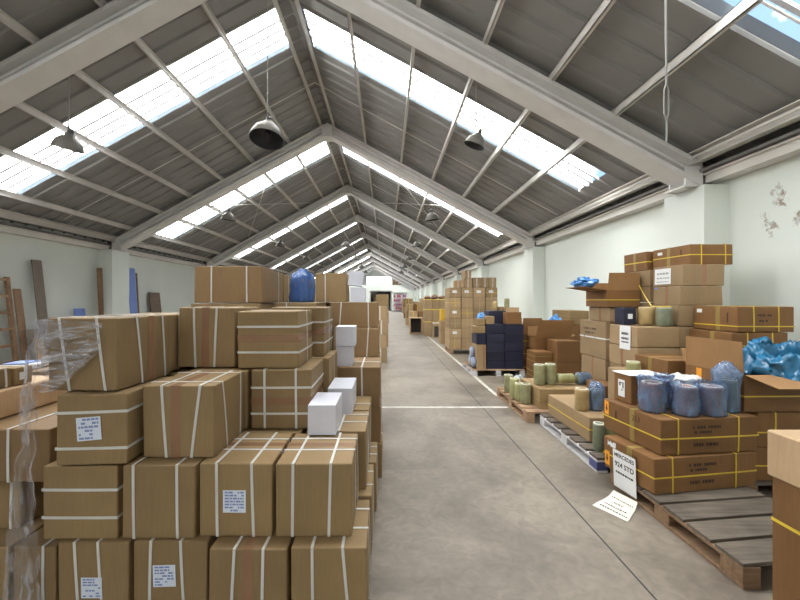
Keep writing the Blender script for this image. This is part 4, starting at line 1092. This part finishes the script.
for (x, t) in ((2.46, 'left of two small upright rolls topping the navy block'), (2.76, 'right of two small upright rolls topping the navy block')):
    bundle(t, x, 8.58 if x < 2.6 else 8.68, ZN + (.278 if x < 2.6 else .348), .058, .20, 'roll_t' if x < 2.6 else 'roll', 'small rolls on the navy block')
Carton('small tan carton beside the upright roll topping the navy block', 2.53, 2.64, 8.48, 8.7, ZN + .278, ZN + .37, mat='tan', det=1)
# cartons between the navy block and the wall
GO = 'brown cartons between the navy block and the right wall'
zc = [0, .30, .58, .86]
for k in range(3): Carton('brown carton %s in the column right of the navy block' % ['on the floor', 'second up', 'third up'][k], 2.96, 3.40, 8.30, 8.8, zc[k], zc[k + 1] - .003, mat='brown', straps=[('Z', .5)], smat='strap_y', group=GO, det=1)
open_carton('brown carton with dark open flap right of the navy block', 2.965, 3.40, 8.28, 8.78, .862, 1.02, 0, 'brown', [('F', .2, 80), ('L', .2, 89), ('R', .24, 14)])
for k in range(2): Carton('flat strapped carton %s below the wide open flap' % ['on the floor', 'stacked'][k], 2.90, 3.25, 7.40, 7.85, [0, .30][k], [.298, .60][k], mat='brown', straps=[('Z', .35), ('Z', .7)], smat='tape_y', group=GO, det=1)
Carton('plain brown carton below and right of the wide open flap', 3.26, 3.70, 7.25, 7.7, 0, .42, mat='brown', group=GO, det=1)
Carton('plain brown carton stacked right of the strapped flat ones', 3.26, 3.70, 7.25, 7.7, .422, .83, mat='brown', group=GO, det=1)
open_carton('open carton with one wide light flap folded toward the aisle', 3.06, 3.80, 7.78, 8.22, .602, .84, 0, 'brown', [('F', .40, 66), ('B', .2, 84), ('R', .1, 30)])
Carton('floor level carton under the open one with a wide light flap', 3.08, 3.76, 7.87, 8.20, 0, .60, mat='brown', group=GO, det=1)
crumple('plastic_liner', 'dark blue plastic crest on the wide open flap', 'plastic bag', (3.50, 7.86, .845), (.24, .2, .42), 'liner_b', 8.0, .5)
for k in range(4): Carton('%s carton of the plain column by the right wall beyond the open flaps' % ['bottom', 'second', 'third', 'top'][k], 4.02, 4.44, 8.30, 9.2, [0, .36, .72, 1.07][k], [.357, .717, 1.067, 1.38][k], mat=['brown', 'brown', 'brown', 'tan'][k], group='plain column by the right wall', det=1, straps=[('Z', .6)] if k == 3 else [], smat='tape_y')

# tall strapped block
pallet('pallet under the tall strapped block', 1.92, 11.36, 1.5, 1.0, 0, 'pal_brown', 'pal_brown')
GT = 'cartons of the tall strapped block'
cw, x0 = .365, 1.90
ordc = ['first', 'second', 'third', 'fourth']; ordl = ['bottom', 'second', 'third', 'fourth', 'fifth', 'top']
for c in range(4):
    h = (1.995 - PH) / 6
    for k in range(6):
        j = random.uniform(-.003, .003)
        q = Carton('carton in the %s layer, %s column from the aisle, of the tall strapped block' % (ordl[k], ordc[c]), x0 + cw * c + j, x0 + cw * (c + 1) - .008 + j, 11.40 + random.uniform(0, .03), 12.3, PH + h * k, PH + h * (k + 1) - .004, mat='far', straps=[('Z', .5), ('X', .5)] if (c + 2 * k) % 3 else [('X', .45)], smat='strap_k' if (c + k) % 4 else 'strap_y', sw=.012, group=GT, det=1)
        if k == 5 and c > 0 or (k, c) in ((1, 0), (3, 0), (5, 0)): q.sticker('F', .45, .6, .13, .08, 'paper', lines=0)
for i, (xa, xb, za, zb, t) in enumerate(((2.16, 2.38, 1.995, 2.24, 'small carton set on top of the tall strapped block, leftmost'), (2.34, 2.60, 1.995, 2.26, 'carton under the crowning one on the tall strapped block'), (2.62, 2.86, 1.995, 2.30, 'top row carton right of the crowned one, tall strapped block'), (2.87, 3.10, 1.995, 2.30, 'top row carton second from right, tall strapped block'), (3.11, 3.33, 1.995, 2.30, 'rightmost top row carton of the tall strapped block'), (2.38, 2.57, 2.262, 2.52, 'single carton crowning the tall strapped block'))):
    Carton(t, xa, xb, 11.45 + (.52 if i == 0 else 0), 11.95 + (.3 if i == 0 else 0), za, zb - .003, mat='far', group=GT, det=1, straps=[('X', .5)], sw=.018)

# yellow crate etc. beyond the tall block
Carton('yellow carton against the left flank of the tall strapped block', 2.02, 2.36, 14.0, 14.4, .86, 1.28, mat='yellow', det=1)
for k in range(2): Carton('far brown carton %s beneath the yellow one' % ['on the floor', 'directly'][k], 2.0, 2.45, 14.0, 14.5, [0, .43][k], [.427, .857][k], mat='far', det=1)
e = Carton('dark fronted carton with white top edge beyond the tall block', 2.02, 2.42, 16.2, 16.6, 0, .62, mat='far', det=1)
MB().box(-.21, .21, -.21, .21, .622, .64).build('white_lid', 'paper', e.o)
MB().box(-.16, .16, -.212, -.206, .05, .5).build('dark_panel', 'black', e.o)
e = empty('wooden_cabinet', (1.14, 18.1, 0), 0, 'open fronted wooden cabinet standing alone in the far aisle', 'cabinet')
for nm_, bx in (('side_panel', (0, .04, 0, .6, 0, .74)), ('side_panel', (.56, .76, 0, .6, 0, .74)), ('top_panel', (-.03, .78, -.03, .62, .742, .79)), ('bottom_panel', (.042, .558, 0, .6, 0, .04))):
    MB().box(*bx).build(nm_, 'wood_l', e)
MB().box(.042, .558, .55, .60, .042, .74).build('back_panel', 'black', e)  # black colour stands for the shade inside the open cabinet
# long stack with three courses at 17 m
GF = 'cartons of the long three course stack down the aisle'
for k, (a, b2) in enumerate(((.0, .68), (.683, 1.22), (1.223, 1.67))):
    for i in range(4):
        Carton('carton in the %s course of the long far stack, %s from the aisle' % (['lower', 'middle', 'upper'][k], ordc[i]), 1.74 + .33 * i, 2.06 + .33 * i, 17.0, 18.0, a, b2, mat='far', group=GF, det=1, straps=[('Z', .95)], sw=.03, smat='strap_y')
for i in range(4):
    crumple('sack', 'rumpled brownish sack on the long far stack, %s from the aisle' % ordc[i], 'sack', (1.90 + .33 * i, 17.5, 1.67), (.29, .8, .15 + .04 * (i % 2)), 'wood', 2.0 + i, .3, (16, 10), 'sacks on the long far stack')
# further stacks down the right of the aisle
for s, (ya, xa, nx, nz, h) in enumerate(((21.5, 1.35, 4, 3, .50), (24.5, 1.30, 4, 3, .46), (29, 1.5, 4, 4, .44), (34, 1.6, 4, 3, .5), (40, 1.8, 3, 4, .45), (47, 2.0, 3, 3, .5))):
    for i in range(nx):
        nn = nz - (1 if (i + s) % 3 == 0 else 0)
        for k in range(nn):
            j = random.uniform(-.04, .04)
            Carton('carton %s up, %s from the aisle, in the %s stack beyond the wooden cabinet' % (['lowest', 'second', 'third', 'fourth'][k], ordc[i], ['first', 'second', 'third', 'fourth', 'fifth', 'sixth'][s]), xa + .54 * i + j, xa + .54 * i + .46 + j, ya + random.uniform(0, .2), ya + .9, h * k, h * (k + 1) - .005, mat=random.choice(['far', 'far', 'tan', 'brown']), group='cartons stacked beyond the wooden cabinet', det=1, straps=[('X', .5)] if s < 3 else [], sw=.03, smat='strap_y')
# shelf rack at the far end
e = empty('shelf_rack', (1.05, 54.6, 0), 0, 'white shelf rack with small packets at the far end', 'shelf')
for x in (0, 1.96):
    for y in (0, .46): MB().box(x, x + .05, y, y + .05, 0, 2.75).build('post', 'shelf_w', e)
for z in (.25, .80, 1.40, 2.0, 2.70): MB().box(.051, 1.959, 0, .51, z, z + .05).build('shelf', 'shelf_w', e)
MB().box(.051, 1.959, .512, .53, 0, 2.75).build('back_panel', 'shelf_w', e)
for r_, z in enumerate((.302, .852, 1.452, 2.052)):
    for i in range(7):
        h = [.36, .30, .36, .40][r_]
        c = Carton('small coloured packet on a shelf of the far white rack', 1.12 + .26 * i, 1.31 + .26 * i, 54.68, 55.0, z, z + h - random.uniform(0, .1), mat=random.choice(['red', 'red', 'paper', 'blue']), det=1, group='packets on the far white rack', name='packet', cat='packet')
# stores on the deck over the cross wall
for i in range(7):
    x = 1.1 + .46 * i
    h = (roof(x + .43) - .22 - 4.05 - .1 * (i % 3)) / 2
    for k in range(2 if h > .12 else 0):
        Carton('brown carton stored on the deck above the far cross wall', x, x + .43, 61.2, 62.0, 4.05 + h * k, 4.05 + h * (k + 1) - .005, mat='far', det=1, group='cartons on the far deck')
for i in range(2):
    for k in range(3):
        Carton('carton seen through the far doorway, %s column, %s up' % (['left', 'right'][i], ['lowest', 'second', 'third'][k]), -2.2 + .75 * i, -1.5 + .75 * i, 61.6, 62.3, .7 * k, .7 * k + .69, mat='far', det=1, group='cartons beyond the far doorway')

# ------------------------------------------------------------------ light and camera
sc = bpy.context.scene
w = bpy.data.worlds.new('sky'); sc.world = w; w.use_nodes = True
nt = w.node_tree; bg = nt.nodes['Background']
tc = N(nt, 'ShaderNodeTexCoord')
sx = N(nt, 'ShaderNodeSeparateXYZ'); nt.links.new(tc.outputs['Generated'], sx.inputs[0])
mp = N(nt, 'ShaderNodeMapping'); mp.inputs['Scale'].default_value = (2.2, 6.0, 6.0); nt.links.new(tc.outputs['Generated'], mp.inputs['Vector'])
nz = N(nt, 'ShaderNodeTexNoise'); nz.inputs['Scale'].default_value = 1.6; nz.inputs['Detail'].default_value = 5
nt.links.new(mp.outputs[0], nz.inputs['Vector'])
mr = N(nt, 'ShaderNodeMapRange'); mr.inputs['From Min'].default_value = 0.37; mr.inputs['From Max'].default_value = 0.50
nt.links.new(sx.outputs['X'], mr.inputs['Value'])
ml = N(nt, 'ShaderNodeMath', operation='MULTIPLY_ADD'); ml.inputs[1].default_value = 1.7; ml.inputs[2].default_value = 0.0
nt.links.new(mr.outputs['Result'], ml.inputs[0])
sb = N(nt, 'ShaderNodeMath', operation='SUBTRACT'); nt.links.new(ml.outputs[0], sb.inputs[0])
m3 = N(nt, 'ShaderNodeMath', operation='MULTIPLY_ADD'); m3.inputs[1].default_value = 2.4; m3.inputs[2].default_value = -.95; nt.links.new(nz.outputs['Fac'], m3.inputs[0])
nt.links.new(m3.outputs[0], sb.inputs[1]); sb.use_clamp = True
mx = N(nt, 'ShaderNodeMixRGB'); nt.links.new(sb.outputs[0], mx.inputs['Fac'])
SKYV = 21.0
mx.inputs['Color1'].default_value = (SKYV, SKYV * .975, SKYV * .93, 1); mx.inputs['Color2'].default_value = (.34, .62, 1.15, 1)
nt.links.new(mx.outputs['Color'], bg.inputs['Color']); bg.inputs['Strength'].default_value = 1.0
# sky portals in the roof lights and the gateway
for (a, b2) in SKY:
    for win in (SXR, SXL):
        p, q = win
        if b2 > 45: continue
        la = bpy.data.lights.new('roof_light_portal', 'AREA'); la.shape = 'RECTANGLE'; la.size = (q - p) / math.cos(math.atan(SL)); la.size_y = b2 - a
        la.cycles.is_portal = True
        o = bpy.data.objects.new('roof_light_portal', la); C.objects.link(o)
        s = 1 if p >= AX else -1
        o.location = ((p + q) / 2, (a + b2) / 2, roof((p + q) / 2) + .03); o.rotation_euler = (0, s * math.atan(SL), 0)
cd = bpy.data.cameras.new('camera'); cam = bpy.data.objects.new('camera', cd); C.objects.link(cam)
cam.location = (0, 0, 1.6); cam.rotation_euler = (R(90), 0, 0)
cd.sensor_width = 36; cd.lens = 380 / 800 * 36; cd.shift_x = 14 / 800; cd.shift_y = -.5 / 800 * -1
cd.clip_end = 300; cd.clip_start = .05
sc.camera = cam
sc.view_settings.view_transform = 'Standard'; sc.view_settings.look = 'None'; sc.view_settings.gamma = 1
sc.view_settings.use_curve_mapping = False
sc.view_settings.exposure = 0.2
sc.cycles.max_bounces = 10; sc.cycles.diffuse_bounces = 6; sc.cycles.transparent_max_bounces = 12
sc.cycles.use_denoising = True
sc.cycles.sample_clamp_indirect = 6
